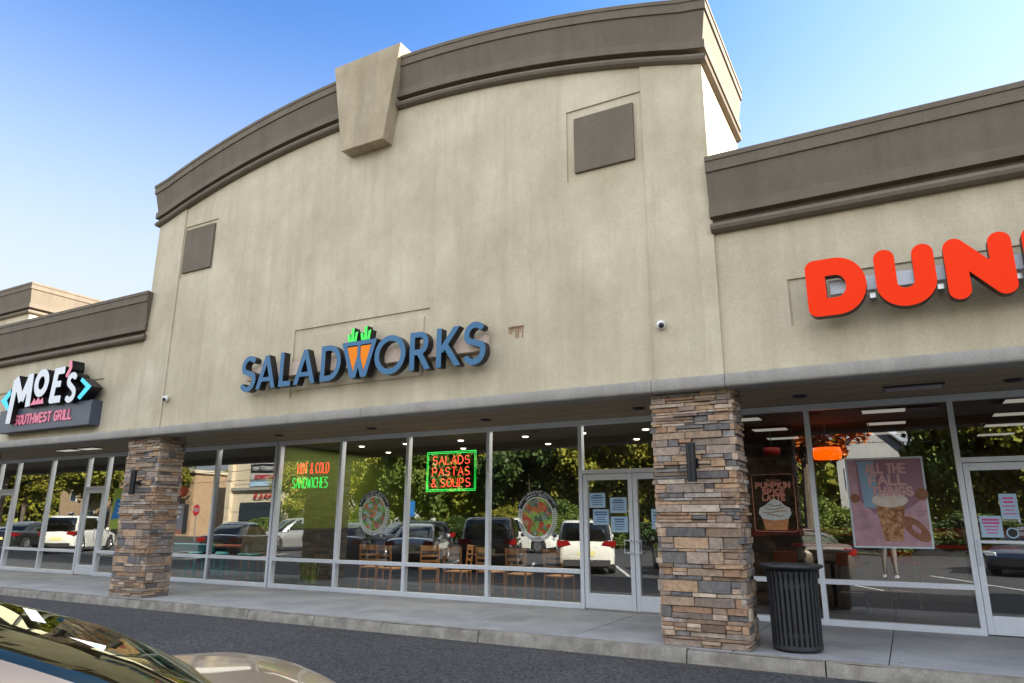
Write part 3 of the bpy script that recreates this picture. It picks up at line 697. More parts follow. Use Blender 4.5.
# ------------------------------------------------------------------ signs
M['blue_face'] = mat('blue_sign_face', (.055, .165, .31), .45, spec=.25); M['ret'] = mat('black_letter_return', (.01, .01, .011), .4)
M['grn_face'] = mat('green_sign_face', (.02, .62, .06), .35, emit=(.02, .8, .06), estr=.12); M['org_face'] = mat('orange_sign_face', (.95, .25, .0), .5, spec=.2)
M['raceway'] = mottled('raceway_tan', (.55, .44, .36), (.62, .50, .42), 2, .7)
YF, YB = 8.62, 8.76
T1 = empty('wall_sign', (-7.9, 8.875, 3.86), 'blue faced channel letter sign reading SALADWORKS with two carrots over the W', 'sign')
Ti = Matrix.Translation((7.9, -8.875, -3.86))
def spart(mb, name, mats, par, Tm, **kw): return mb.build(name, mats, par, T=Tm, **kw)
mb = MB(); mb.box(-10.5, -5.28, 8.76, 8.86, 4.09, 4.33); mb.build('raceway', 'raceway', T1, T=Ti, bevel=.004)
z0, z1 = 3.87, 4.49; hw = .047
def S_(x0, x1, z0, z1, hw):
    cx = (x0+x1)/2; rx = (x1-x0)/2-hw; H = z1-z0
    ry1 = H*.235; ry2 = H*.265
    ct = z1-hw*.9-ry1+.01; cb = z0+hw*.9+ry2-.01
    top = arc(cx+.01, ct, rx*.86, ry1, 35, 215, 16); bot = arc(cx-.01, cb, rx*.94, ry2, 30, -150, 16)
    return [(top+bot, hw, 'butt')]
def A_(x0, x1, z0, z1, hw):
    c = (x0+x1)/2; return [([(x0+hw, z0-.03), (c, z1-.02)], hw, 'butt'), ([(x1-hw, z0-.03), (c, z1-.02)], hw, 'butt'), ([(x0+.15, z0+.17), (x1-.15, z0+.17)], hw*.8, 'butt')]
cutA = [(0, -1, z0), (0, 1, -z1)]
LET = [('S', S_(-10.49, -10.05, z0-.01, z1+.01, hw), None), ('A', A_(-10.06, -9.56, z0, z1, hw), cutA),
       ('L', [([(-9.43, z0), (-9.43, z1)], hw, 'butt'), ([(-9.48, z0+hw), (-9.19, z0+hw)], hw, 'butt')], None),
       ('A', A_(-9.13, -8.61, z0, z1, hw), cutA),
       ('D', [([(-8.45, z0), (-8.45, z1)], hw, 'butt'), ([(-8.5, z1-hw), (-8.32, z1-hw)]+arc(-8.32, 4.18, .225, .31-hw, 90, -90, 18)+[(-8.5, z0+hw)], hw, 'butt')], None),
       ('O', [(arc(-7.01, 4.18, .31-hw+.005, .325-hw, 0, 360, 40), hw, 'round')], None),
       ('R', [([(-6.565, z0), (-6.565, z1)], hw, 'butt'), ([(-6.6, z1-hw), (-6.42, z1-hw)]+arc(-6.42, z1-.19, .12, .19-hw, 90, -90, 14)+[(-6.6, z1-.38+hw)], hw*.95, 'butt'), ([(-6.43, z1-.34), (-6.24, z0-.04)], hw, 'butt')], cutA),
       ('K', [([(-6.055, z0), (-6.055, z1)], hw, 'butt'), ([(-6.02, 4.12), (-5.70, z1+.04)], hw*.95, 'butt'), ([(-5.93, 4.2), (-5.68, z0-.04)], hw, 'butt')], cutA),
       ('S', S_(-5.63, -5.19, z0-.01, z1+.01, hw), None)]
for ch_, st_, ct in LET:
    mb = MB()
    for g in sdf_letter(st_, h=.009, cuts=ct): mb.prism(g, YF, YB, 0, 1)
    mb.build('letter', ['blue_face', 'ret'], T1, T=Ti)
W = [([(-8.0, z1+.02), (-7.77, z0-.05)], .042, 'butt'), ([(-7.77, z0-.05), (-7.665, 4.2)], .042, 'butt'), ([(-7.665, 4.2), (-7.55, z0-.05)], .042, 'butt'), ([(-7.55, z0-.05), (-7.33, z1+.02)], .042, 'butt'), ([(-8.02, z1-.035), (-7.31, z1-.035)], .035, 'butt'), ([(-7.665, 4.18), (-7.665, z1-.03)], .03, 'butt')]
mb = MB()
for g in sdf_letter(W, h=.009, cuts=cutA): mb.prism(g, YF, YB, 0, 1)
mb.build('letter', ['blue_face', 'ret'], T1, T=Ti)
for a in ([(-7.925, 4.40), (-7.70, 4.40), (-7.70, 4.22), (-7.775, 3.98)], [(-7.63, 4.40), (-7.405, 4.40), (-7.55, 3.98), (-7.63, 4.22)]):
    mb = MB(); mb.prism([a], YF+.004, YB, 0, 1); mb.build('carrot_body', ['org_face', 'ret'], T1, T=Ti)
for cx in (-7.815, -7.535):
    mb = MB()
    for k, (dx, hh, ww) in enumerate(((-.075, .14, .03), (0, .24, .033), (.075, .17, .03))):
        x = cx+dx*.8; s = dx*.35
        mb.prism([[(x-ww, z1+.004), (x+ww-.004, z1+.004), (x+ww-.004+s, z1+hh), (x-ww+s, z1+hh-.015)]], YF, YB, 0, 1)
    mb.build('carrot_top', ['grn_face', 'ret'], T1, T=Ti)
# red rounded letters
M['red_face'] = mat('orange_red_sign_face', (.80, .028, .0), .5, emit=(1, .05, .0), estr=.04, spec=.15)
M['dk_back'] = mat('dark_orange_return', (.06, .02, .012), .5)
T2 = empty('wall_sign', (2.2, 8.915, 3.92), 'big rounded orange red letters reading DUN at the right edge, on a grey raceway', 'sign')
Ti2 = Matrix.Translation((-2.2, -8.915, -3.92))
mb = MB(); mb.box(-.5, 5.2, 8.70, 8.80, 4.20, 4.37); mb.build('raceway', 'alu', T2, T=Ti2, bevel=.003)
hb = .105
zl, zu = 3.91+hb, 4.60-hb
D = [([(-.74+hb, zl), (-.74+hb, zu), (-.42, zu)]+arc(-.42, (zl+zu)/2, .315-hb, (zu-zl)/2, 90, -90, 16)+[(-.74+hb, zl)], hb, 'round')]
U = [([(-.01+hb, zu), (-.01+hb, 4.19)]+arc(.285, 4.19, .295-hb, 4.19-zl, 180, 360, 16)+[(.58-hb, zu)], hb, 'round')]
Nn = [([(.67+hb, zl), (.67+hb, zu), (1.29-hb, zl), (1.29-hb, zu)], hb, 'round')]
K = [([(1.38+hb, zl), (1.38+hb, zu)], hb, 'round'), ([(1.95-hb, zu), (1.55, 4.26), (1.97-hb, zl)], hb, 'round')]
I = [([(2.06+hb, zl), (2.06+hb, zu)], hb, 'round')]
off = .62+1.04
N2 = [([(x+off-.02, z) for x, z in Nn[0][0]], hb, 'round')]
AP = [([(3.12, 4.53), (3.08, 4.42)], .07, 'round')]
for st_ in (D, U, Nn, K, I, N2, AP):
    mb = MB()
    for g in sdf_letter(st_, h=.011): mb.prism(g, 8.55, 8.69, 0, 1)
    mb.build('letter', ['red_face', 'dk_back'], T2, T=Ti2)
mb = MB()
for x in (-.06, .62, 1.34): mb.box(x-.03, x+.03, 8.78, 8.9, 4.12, 4.18)
mb.build('mounting_box', 'silver', T2, T=Ti2)
# left sign: chevrons, white slanted letters, grey blue box with pink words
M['moe_white'] = mat('white_sign_face', (.72, .76, .82), .35); M['cyan'] = mat('cyan_sign_face', (.0, .52, .80), .35, emit=(0, .6, .9), estr=.1)
M['pink'] = mat('pink_sign_face', (.85, .20, .32), .4); M['box_blue'] = mat('slate_box', (.06, .075, .11), .45)
T3 = empty('wall_sign', (-17, 8.915, 3.5), "white slanted MOE'S letters over a slate box reading SOUTHWEST GRILL in pink", 'sign')
Ti3 = Matrix.Translation((17, -8.915, -3.5))
kk = 1.0237
mb = MB(); mb.box(-18.82, -15.11, 8.65, 8.90, 3.56, 4.10); mb.build('sign_box', 'box_blue', T3, T=Ti3, bevel=.01)
stroke_text('lettering', 'SOUTHWEST GRILL', -18.06, 3.73, 2.27, .2, .023, 8.63, 8.66, ['pink'], T3, h=.011).data.transform(Ti3)
def zf(z): return 1.6+(z-1.6)*1.0204
k3 = 8.52/8.35
def P3(pts): return [(x*k3, zf(z)) for x, z in pts]
def L3(strokes, m, **kw):
    mb = MB()
    for g in sdf_letter([(P3(p), h_, c) for p, h_, c in strokes], h=.014, **kw): mb.prism(g, 8.52, 8.80, 0, 1)
    mb.build('letter', [m, 'ret'], T3, T=Ti3)
L3([([(-17.77, 3.70), (-17.72, 4.72)], .10, 'butt'), ([(-17.72, 4.76), (-17.36, 4.20)], .10, 'butt'), ([(-17.36, 4.20), (-17.10, 4.78)], .10, 'butt'), ([(-17.06, 4.04), (-17.10, 4.80)], .10, 'butt')], 'moe_white')
L3([(arc(-16.63, 4.545, .205, .235, 0, 360, 32), .085, 'round')], 'moe_white')
L3([([(-16.14, 4.07), (-16.08, 4.80)], .09, 'butt'), ([(-16.17, 4.75), (-15.77, 4.76)], .08, 'butt'), ([(-16.14, 4.46), (-15.85, 4.46)], .07, 'butt'), ([(-16.19, 4.12), (-15.78, 4.12)], .08, 'butt')], 'moe_white')
L3([(arc(-15.44, 4.50, .125, .11, 20, 235, 12)+arc(-15.44, 4.20, .14, .13, 60, -150, 12), .065, 'butt')], 'moe_white')
L3([([(-15.60, 4.90), (-15.57, 4.78), (-15.66, 4.63)], .055, 'round')], 'pink')
for pts in ([(-15.11, 4.53), (-14.72, 4.306), (-15.07, 4.044), (-15.18, 4.11), (-14.93, 4.315), (-15.16, 4.46)], [(-17.93, 4.52), (-18.29, 4.27), (-17.89, 4.0), (-17.9, 4.13), (-18.02, 4.26), (-17.9, 4.38)]):
    mb = MB(); mb.prism([P3(pts)], 8.54, 8.80, 0, 1); mb.build('chevron', ['cyan', 'ret'], T3, T=Ti3)
mb = MB(); mb.prism([P3([(-16.93, 4.06), (-16.38, 4.06), (-16.44, 4.20), (-16.53, 4.13), (-16.62, 4.22), (-16.70, 4.13), (-16.79, 4.21), (-16.84, 4.12)])], 8.50, 8.6, 0, 1); mb.build('flame', ['pink', 'ret'], T3, T=Ti3)
mb = MB(); mb.prism([P3([(-17.6, 4.08), (-15.0, 4.08), (-14.9, 4.3), (-15.3, 4.5), (-17.5, 4.5)])], 8.72, 8.80); mb.build('backing', 'ret', T3, T=Ti3)
# rust stain and bracket stubs left on the wall
M['rust'] = mottled('rust', (.26, .12, .05), (.42, .30, .19), 30, .9)
mb = MB()
for i in range(7): mb.box(-4.955+i*.037, -4.94+i*.037+random.uniform(0, .012), 8.868, 8.876, 4.36-random.uniform(.0, .12), 4.42)
mb.box(-4.96, -4.70, 8.855, 8.876, 4.415, 4.43); props(mb.build('rusty_bracket', 'rust'), 'small rusty bracket remains on the stucco right of the blue sign', 'bracket')
# hairline joints in the stucco
M['hair'] = mat('pale_crack_filler', (.62, .57, .47), .9)
mb = MB(); mb.box(-2.70, -1.84, 8.8475, 8.8495, 6.624, 6.631); bpart(mb, 'filled_crack', 'hair')
# fallen leaves along the kerb
mb = MB(); rl = random.Random(3)
for i in range(150):
    x = rl.choice([rl.uniform(-6, 1.5), rl.uniform(-3, -1.6), rl.uniform(-20, 2)]); y = rl.choice([8.60+rl.gauss(0, .03), 8.62, 8.63, rl.uniform(9, 11.5)]); z = .003 if y < 8.66 else .155
    a = rl.uniform(0, 6); q = rl.uniform(.008, .022); mb.face([(x+q*math.cos(a+k*1.57)*(1 if k % 2 else .6), y+q*math.sin(a+k*1.57)*(1 if k % 2 else .6), z+.004*(k == 1)) for k in range(4)])
M['fallen'] = mottled('dry_leaf', (.30, .12, .03), (.22, .16, .06), 9, .8)
props(mb.build('fallen_leaves', 'fallen', recalc=False), 'scattered small dry leaves along the kerb and walk', 'leaves', kind='stuff')
# cameras
for (x, z, l) in ((-2.6, 4.14, 'small white dome camera on the wall above the right stone column'), (-12.86, 3.96, 'small white dome camera on the wall above the left stone column')):
    t = empty('security_camera', (x, 8.85, z), l, 'camera', 'security cameras on the stucco wall')
    mb = MB(); mb.lathe([(.001, 0), (.06, 0), (.065, .03), (.05, .07), (.03, .085), (.001, .09)], n=20); o = mb.build('housing', mat('camera_white', (.75, .75, .75), .4), t, smooth=True); o.rotation_euler = (R(90), 0, 0)
    mb = MB(); mb.lathe([(.001, .03), (.02, .028), (.035, .01), (.038, 0)], n=16); o = mb.build('lens', 'black', t, smooth=True); o.location = (0.02, -.075, -.02); o.rotation_euler = (R(110), 0, 0)
# sconces
for (x, l) in ((-2.27, 'black cylindrical wall light on the front of the right stone column'), (-13.38, 'black cylindrical wall light on the left stone column'), (-20.6, 'black cylindrical wall light on the farthest left stone column')):
    t = empty('wall_light', (x, 8.70, 2.07), l, 'wall light', 'black cylinder lights on the stone columns')
    mb = MB(); mb.lathe([(.001, .01), (.052, .01), (.058, 0), (.058, .22)], n=24); mb.lathe([(.0545, .222), (.0545, .228)], n=24); mb.lathe([(.058, .23), (.058, .47), (.052, .46), (.001, .46)], n=24); mb.build('cylinder', 'sconce', t, auto=40)
    mb = MB(); mb.box(-.03, .03, .05, .13, .20, .26); mb.box(-.055, .055, .125, .15, .17, .29); mb.build('bracket', 'sconce', t)

# ------------------------------------------------------------------ trash can
M['can'] = mottled('charcoal_powder_coat', (.022, .024, .028), (.034, .037, .042), 6, .5)
t = empty('trash_can', (-1.30, 9.26, .15), 'dark slatted metal trash can with flared rim beside the right stone column', 'trash can')
mb = MB(); n = 30
for i in range(n):
    a = 2*math.pi*i/n; T = Matrix.Rotation(a, 4, 'Z')
    for (z0_, z1_, r0, r1) in ((.03, .80, .262, .272), (.80, .885, .272, .285)):
        vs = [(r0, -.017, z0_), (r0, .017, z0_), (r0+.012, .017, z0_), (r0+.012, -.017, z0_), (r1, -.017, z1_), (r1, .017, z1_), (r1+.012, .017, z1_), (r1+.012, -.017, z1_)]
        mb.mesh([T @ Vector(v) for v in vs], [(0, 3, 2, 1), (4, 5, 6, 7), (0, 1, 5, 4), (1, 2, 6, 5), (2, 3, 7, 6), (3, 0, 4, 7)])
mb.lathe([(.255, .16), (.262, .16), (.262, .21), (.255, .21), (.255, .16)], n=32); mb.lathe([(.255, .70), (.268, .70), (.268, .75), (.255, .75), (.255, .70)], n=32)
mb.build('slatted_body', 'can', t)
mb = MB(); mb.lathe([(.285, .885), (.33, .915), (.355, .925), (.36, .94), (.355, .955), (.25, .955), (.235, .94), (.25, .90), (.285, .885)], n=40); mb.build('rim', 'can', t, smooth=True)
mb = MB(); mb.lathe([(.001, .02), (.262, .02), (.278, .035), (.278, .06), (.262, .075), (.26, .06)], n=40); mb.build('base_ring', 'can', t, auto=40)
mb = MB(); mb.lathe([(.001, .08), (.235, .08), (.245, .86), (.235, .86), (.225, .1), (.001, .09)], n=32); mb.build('liner', 'black', t)

# ------------------------------------------------------------------ window graphics
YD = 11.655
def decal(x, z, r, label, cols, seed, txt):
    t = empty('window_decal', (x, YD, z), label, 'decal')
    m = mat('bowl_print', (.3, .3, .2), .5); v = pos_vec(m)
    n_ = noise(m, v, 5.5, 1, .4); vo = N(m, 'ShaderNodeTexVoronoi'); vo.inputs['Scale'].default_value = 12; vo.inputs['Randomness'].default_value = 1; lk(m, v, vo.inputs['Vector'])
    hs = N(m, 'ShaderNodeSeparateColor'); lk(m, vo.outputs['Color'], hs.inputs[0])
    c = ramp(m, hs.outputs[0], [((i+.5)/len(cols), q) for i, q in enumerate(cols)])
    fn = noise(m, v, 26, 3); base(m, mix(m, .6, c, ramp(m, fn, [(.3, (.15, .15, .15)), (.7, (.85, .85, .85))]), 'OVERLAY'))
    mb = MB(); k = 40; mb.face([(r*.78*math.cos(2*math.pi*i/k), -.004, r*.86*math.sin(2*math.pi*i/k)) for i in range(k)]); mb.build('bowl_picture', m, t, recalc=False)
    mb = MB()
    ring = [(r*.78*math.cos(2*math.pi*i/k), r*.86*math.sin(2*math.pi*i/k)) for i in range(k)]
    for i in range(k):
        a, b = ring[i], ring[(i+1) % k]; s = 1.045
        mb.face([(a[0], -.005, a[1]), (b[0], -.005, b[1]), (b[0]*s, -.005, b[1]*s), (a[0]*s, -.005, a[1]*s)])
    for i in range(44):
        a = R(160)+R(220)*i/43; ca, sa = math.cos(a), math.sin(a); w2 = .008
        mb.face([(ca*r*.85-sa*w2, -.005, sa*r*.93+ca*w2), (ca*r*.85+sa*w2, -.005, sa*r*.93-ca*w2), (ca*r+sa*w2, -.005, sa*r*1.07-ca*w2), (ca*r-sa*w2, -.005, sa*r*1.07+ca*w2)])
    mb.build('dash_ring', mat('decal_white', (.75, .8, .82), .5), t, recalc=False)
    mb = MB()                       # dark arc band carrying the words
    for i in range(30):
        a0, a1 = R(18+144*i/30), R(18+144*(i+1)/30)
        mb.face([(r*q*.92*math.cos(a), -.003, r*q*math.sin(a)) for q, a in ((.93, a0), (1.20, a0), (1.20, a1), (.93, a1))])
    mb.build('band', 'black', t, recalc=False)
    for line, rr, sp in zip(txt, (1.08, .95), (R(130), R(78))):
        mb = MB(); tot = line_width(line); cx = 0
        for c_ in line:
            wl_ = ADV.get(c_, .78)
            an = R(90)+sp/2-sp*(cx+.3)/tot; hh = r*.085
            px, pz = r*rr*.92*math.cos(an), r*rr*math.sin(an); tx, tz = math.sin(an), -math.cos(an)
            kx = sp*r*rr/tot
            for st in SL[c_]:
                mb.tube([(px+(a_-.3)*kx*tx-(-tz)*0+(b_)*hh*math.cos(an), -.006, pz+(a_-.3)*kx*tz+b_*hh*math.sin(an)) for a_, b_ in st], .0045, 4)
            cx += wl_
        mb.build('lettering', mat('decal_text', (.7, .78, .82), .5), t)
    return t
decal(-5.90, 1.66, .40, 'round food bowl decal ringed by dashes on the window left of the double door', [(.45, .06, .03), (.10, .25, .05), (.3, .5, .06), (.5, .12, .04), (.3, .45, .35), (.08, .12, .08)], 1, ('ASIAN PEANUT CHICKEN', 'GRAIN BOWL'))
decal(-9.70, 1.72, .40, 'round decal of a food bowl on the third window right of the green wall', [(.5, .2, .08), (.08, .28, .06), (.2, .4, .1), (.35, .5, .55), (.4, .1, .08), (.08, .2, .08)], 2, ('SOUTHWEST CHICKEN', 'GRAIN BOWL'))
# neon signs
M['neon_red'] = mat('neon_red', (.5, .02, .0), .3, emit=(1, .06, .03), estr=.7); M['neon_green'] = mat('neon_green', (0, .4, .05), .3, emit=(.02, 1, .12), estr=.38)
t = empty('neon_sign', (-7.97, 11.9, 2.18), 'neon sign with green frame and red words SALADS PASTAS & SOUPS', 'neon sign')
mb = MB(); o_ = (7.97, -11.9, -2.18)
Tn = Matrix.Translation(o_)
fx0, fx1, fz0, fz1 = -8.56, -7.38, 2.17, 2.95
for dd in (0, .03):
    mb.tube([(fx0+dd, 11.9, fz0+dd), (fx1-dd, 11.9, fz0+dd), (fx1-dd, 11.9, fz1-dd), (fx0+dd, 11.9, fz1-dd), (fx0+dd, 11.9, fz0+dd-.01)], .0075, 6)
mb.build('frame_tube', 'neon_green', t, T=Tn)
mb = MB(); neon_text(mb, 'SALADS', -8.42, 2.70, .90, .16, 11.9, .0075); neon_text(mb, 'PASTAS', -8.42, 2.475, .90, .16, 11.9, .0075); neon_text(mb, '& SOUPS', -8.44, 2.25, .94, .16, 11.9, .0075)
mb.build('word_tube', 'neon_red', t, T=Tn)
t = empty('neon_sign', (-11.85, 11.9, 2.3), 'neon sign on the green wall window reading HOT & COLD SANDWICHES', 'neon sign'); Tn = Matrix.Translation((11.85, -11.9, -2.3))
mb = MB(); neon_text(mb, 'HOT & COLD', -12.20, 2.62, .95, .23, 11.9, .008); mb.build('word_tube', 'neon_red', t, T=Tn)
mb = MB(); neon_text(mb, 'SANDWICHES', -12.34, 2.30, 1.08, .23, 11.9, .008); mb.build('word_tube', 'neon_green', t, T=Tn)
# notices on the doors
M['paper'] = mat('paper', (.42, .60, .78), .8); M['ink'] = mat('blue_ink', (.06, .16, .35), .8); M['pink_ink'] = mat('pink_ink', (.7, .06, .3), .8)
def notice(x0, x1, z0, z1, label, ink='ink', seed=0, round_=False):
    t = empty('paper_notice', ((x0+x1)/2, 11.60+.05, z0), label, 'notice', 'notices taped to the glass doors'); w2 = (x1-x0)/2; h = z1-z0
    mb = MB(); mb.box(-w2, w2, 0, .002, 0, h); mb.build('sheet', 'paper', t)
    mb = MB(); rnd = random.Random(seed)
    for k in range(5):
        z = h*(.82-.15*k); a = rnd.uniform(.5, .85)*w2
        mb.box(-a, a, -.0015, -.0005, z-.012, z+(.012 if k in (0, 1) else .002))
    mb.build('text_lines', ink, t)
    return t
notice(-4.87, -4.58, 1.82, 2.07, 'pale notice at the top left of the left door leaf', seed=1); notice(-4.81, -4.52, 1.53, 1.79, 'pale notice below the top left one, above the white car reflection', seed=2)
notice(-4.49, -4.19, 1.73, 1.99, 'pale notice right of centre on the left door leaf, upper of two', seed=3); notice(-4.48, -4.18, 1.41, 1.67, 'pale notice right of centre on the left door leaf, lower of two', seed=4)
notice(-3.76, -3.48, 1.47, 1.79, 'pale notice on the right door leaf beside the stone column', seed=5)
notice(.84, 1.09, 1.40, 1.68, 'pale notice with pink words on the far right glass door, lower left', 'pink_ink', 6); notice(1.10, 1.30, 1.64, 1.97, 'narrow pale notice on the far right glass door, upper right', 'pink_ink', 7)
mb = MB(); mb.lathe([(.001, 0), (.055, 0)], (0, 0, 0), 24, 1); mb.lathe([(.055, .001), (.07, .001)], (0, 0, 0), 24, 0)
o = mb.build('round_sticker', ['paper', 'black'], recalc=False); o.rotation_euler = (R(90), 0, 0); o.location = (1.19, 11.63, 1.46); props(o, 'small round black sticker with pale ring on the far right glass door', 'sticker')
# poster on the right shop window
M['post_edge'] = mat('poster_edge', (.55, .66, .72), .6)
M['post_pink'] = mottled('poster_pink', (.44, .25, .31), (.52, .32, .38), 2, .6, None, 10, .0, .001); M['post_purple'] = mat('poster_mauve', (.30, .16, .22), .6)
M['cupcol'] = mottled('iced_coffee_print', (.22, .09, .03), (.55, .30, .15), 18, .6, None, 40, 0, .001, (.4, .6)); M['cream'] = mottled('cream_print', (.6, .5, .45), (.75, .66, .6), 14, .6, None, 50, 0, .001)
M['donut'] = mottled('donut_print', (.22, .08, .04), (.32, .14, .08), 20, .6, None, 50, 0, .001); M['post_blue'] = mat('poster_blue', (.25, .40, .55), .6)
t = empty('window_poster', (-.23, 11.64, 1.24), 'large pink poster with iced coffee cup and donut under ALL THE FALL THINGS', 'poster'); Tp = Matrix.Translation((.23, -11.64, -1.24))
mb = MB(); mb.box(-.74, .27, 11.640, 11.644, 1.235, 2.51); mb.build('sheet', 'post_edge', t, T=Tp)
mb = MB(); mb.box(-.715, .245, 11.637, 11.6395, 1.26, 2.485); mb.build('print_ground', 'post_pink', t, T=Tp)
def flat(mb, pts, y, mi=0): mb.face([(x, y, z) for x, z in pts], mi)
mb = MB(); flat(mb, [(-.60, 2.48), (.245, 2.48), (.245, 1.95), (.06, 1.80), (-.12, 1.72), (-.42, 1.72), (-.60, 1.9)], 11.636); mb.build('backdrop', 'post_purple', t, T=Tp, recalc=False)
mb = MB(); flat(mb, [(-.58, 2.46), (-.36, 2.46), (-.34, 1.78), (-.54, 1.80)], 11.635); mb.build('straw_panel', 'post_blue', t, T=Tp, recalc=False)
mb = MB(); flat(mb, [(-.40, 1.86), (-.02, 1.86), (-.10, 1.33), (-.33, 1.33)], 11.634); mb.build('cup', 'cupcol', t, T=Tp, recalc=False)
mb = MB(); flat(mb, [(-.21+.235*math.cos(a/20*2*math.pi), 1.90+.10*math.sin(a/20*2*math.pi)) for a in range(20)], 11.633); mb.build('cream', 'cream', t, T=Tp, recalc=False)
mb = MB(); k = 28
for i in range(k):
    a0, a1 = 2*math.pi*i/k, 2*math.pi*(i+1)/k
    q = lambda a, s: (.08+(.16*math.cos(a)-.05*math.sin(a))*s, 11.632, 1.50+(.165*math.sin(a)-.06*math.cos(a))*s)
    mb.face([q(a0, .33), q(a1, .33), q(a1, 1), q(a0, 1)])
mb.build('donut', 'donut', t, T=Tp, recalc=False)
for (cx, cz, rr) in ((-.655, 1.93, .065), (.20, 1.98, .085)):
    mb = MB(); flat(mb, [(cx+rr*math.cos(a/18*2*math.pi), cz+rr*math.sin(a/18*2*math.pi)) for a in range(18)], 11.631); mb.build('small_donut', 'donut', t, T=Tp, recalc=False)
M['post_text'] = mat('poster_text', (.62, .36, .36), .6)
for tx, x, z, ww, hh in (('ALL THE', -.47, 2.29, .50, .12), ('FALL', -.44, 2.12, .46, .13), ('THINGS', -.42, 1.97, .52, .11)):
    stroke_text('lettering', tx, x, z, ww, hh, .017, 11.629, 11.631, ['post_text'], t, h=.007).data.transform(Tp)
for (x, z) in ((-.62, 1.73), (-.60, 1.55), (.10, 1.74)):
    mb = MB()
    for k in range(3): mb.box(x, x+.13-.02*k, 11.633, 11.635, z-.03*k, z-.03*k+.01)
    mb.build('small_print', 'post_purple', t, T=Tp)
# spiced drink decal
M['decal_brown'] = mat('decal_brown', (.20, .07, .02), .7); M['salmon'] = mat('salmon_text', (.52, .20, .14), .6); M['whip'] = mottled('whipped_cream_print', (.45, .55, .60), (.62, .55, .48), 16, .6, None, 40, 0, .001)
M['drink'] = mottled('drink_print', (.38, .13, .04), (.50, .22, .09), 9, .6, None, 40, 0, .001)
t = empty('window_decal', (-1.79, 11.64, 1.45), 'framed window decal reading Signature PUMPKIN SPICE LATTE above a whipped cream drink', 'decal'); Tp = Matrix.Translation((1.79, -11.64, -1.45))
def rrect(x0, x1, z0, z1, r, n=6): return arc(x1-r, z1-r, r, r, 0, 90, n)+arc(x0+r, z1-r, r, r, 90, 180, n)+arc(x0+r, z0+r, r, r, 180, 270, n)+arc(x1-r, z0+r, r, r, 270, 360, n)
mb = MB(); P = rrect(-2.10, -1.48, 1.45, 2.31, .05); mb.tube([(x, 11.636, z) for x, z in P]+[(P[0][0], 11.636, P[0][1]-.005)], .006, 5); mb.build('border', 'salmon', t, T=Tp)
for tx, x, z, ww, hh, hq in (('PUMPKIN', -2.04, 2.105, .50, .075, .012), ('SPICE', -1.95, 2.01, .32, .07, .012), ('LATTE', -1.95, 1.915, .32, .07, .012)):
    stroke_text('lettering', tx, x, z, ww, hh, hq, 11.634, 11.636, ['salmon'], t, h=.005).data.transform(Tp)
cu = bpy.data.curves.new('script', 'FONT'); cu.body = 'Signature'; cu.size = .06; cu.align_x = 'CENTER'; cu.shear = .4
tmp = bpy.data.objects.new('tmp', cu); COL.objects.link(tmp); bpy.context.view_layer.update()
me = bpy.data.meshes.new_from_object(tmp.evaluated_get(bpy.context.evaluated_depsgraph_get())); bpy.data.objects.remove(tmp)
me.transform(Matrix.Translation((0, -.005, .75)) @ Matrix.Rotation(R(90), 4, 'X')); me.materials.clear(); me.materials.append(M['salmon']); o = bpy.data.objects.new('lettering', me); COL.objects.link(o); o.parent = t
mb = MB(); flat(mb, [(-2.0, 1.73), (-1.58, 1.73), (-1.63, 1.47), (-1.95, 1.47)], 11.637); mb.build('cup', 'drink', t, T=Tp, recalc=False)
mb = MB(); flat(mb, [(-2.03, 1.72), (-1.98, 1.64), (-1.79, 1.61), (-1.60, 1.64), (-1.55, 1.72), (-1.57, 1.80), (-1.65, 1.84), (-1.70, 1.90), (-1.79, 1.94), (-1.87, 1.89), (-1.93, 1.84), (-2.01, 1.80)], 11.633); mb.build('whipped_cream', 'whip', t, T=Tp, recalc=False)
mb = MB()
for k, (z, a) in enumerate(((1.74, .17), (1.79, .14), (1.84, .10), (1.69, .12))): mb.tube([(-1.79+a*math.cos(q), 11.632, z+.015*math.sin(q*2+k)) for q in [math.pi*i/10 for i in range(11)]], .007, 5)
mb.build('syrup', 'donut', t, T=Tp)
# blue and green poster in the left shop
M['lime'] = mat('lime_poster', (.35, .48, .05), .6); M['post_b2'] = mat('blue_poster', (.02, .22, .62), .6)
t = empty('window_poster', (-18.3, 11.64, 1.35), 'lime green and blue poster behind the glass left of the left stone column', 'poster')
mb = MB(); mb.box(-.35, .55, 0, .004, 0, 1.05); mb.build('sheet', 'lime', t)
mb = MB(); mb.face([(-.33, -.002, .24), (.45, -.002, .30), (.52, -.002, .86), (-.20, -.002, .76)]); mb.build('blue_panel', 'post_b2', t, recalc=False)
mb = MB()
for k in range(3): mb.box(-.1, .35, -.005, -.003, .38+.12*k, .42+.12*k)
mb.build('text_lines', 'paper', t)
t = empty('window_poster', (-15.93, 11.60, 1.25), 'red and white price poster on the glass right of the left stone column', 'poster')
M['post_grey'] = mat('poster_grey', (.3, .3, .33), .6); M['post_red'] = mat('poster_red', (.7, .12, .04), .6)
mb = MB(); mb.box(-.28, .28, 0, .004, 0, .72); mb.build('sheet', 'post_grey', t)
mb = MB(); mb.box(-.26, .26, -.003, -.001, .0, .11); mb.build('red_strip', 'salmon', t)
t.scale = (1, 1, 1)
for k in range(3):
    mb = MB(); mb.box(-.2+.03*k, .2-.02*k, -.004, -.002, .62-.12*k, .67-.12*k); mb.build('text_line', 'moe_white', t)
mb = MB(); mb.lathe([(.001, 0), (.22, 0)], n=24); o = mb.build('round_sticker', 'post_red', recalc=False); o.rotation_euler = (R(90), 0, 0); o.scale = (1, .6, 1); o.location = (-15.95, 11.60, 2.28); props(o, 'oval orange sticker on the glass above the red price poster', 'sticker')

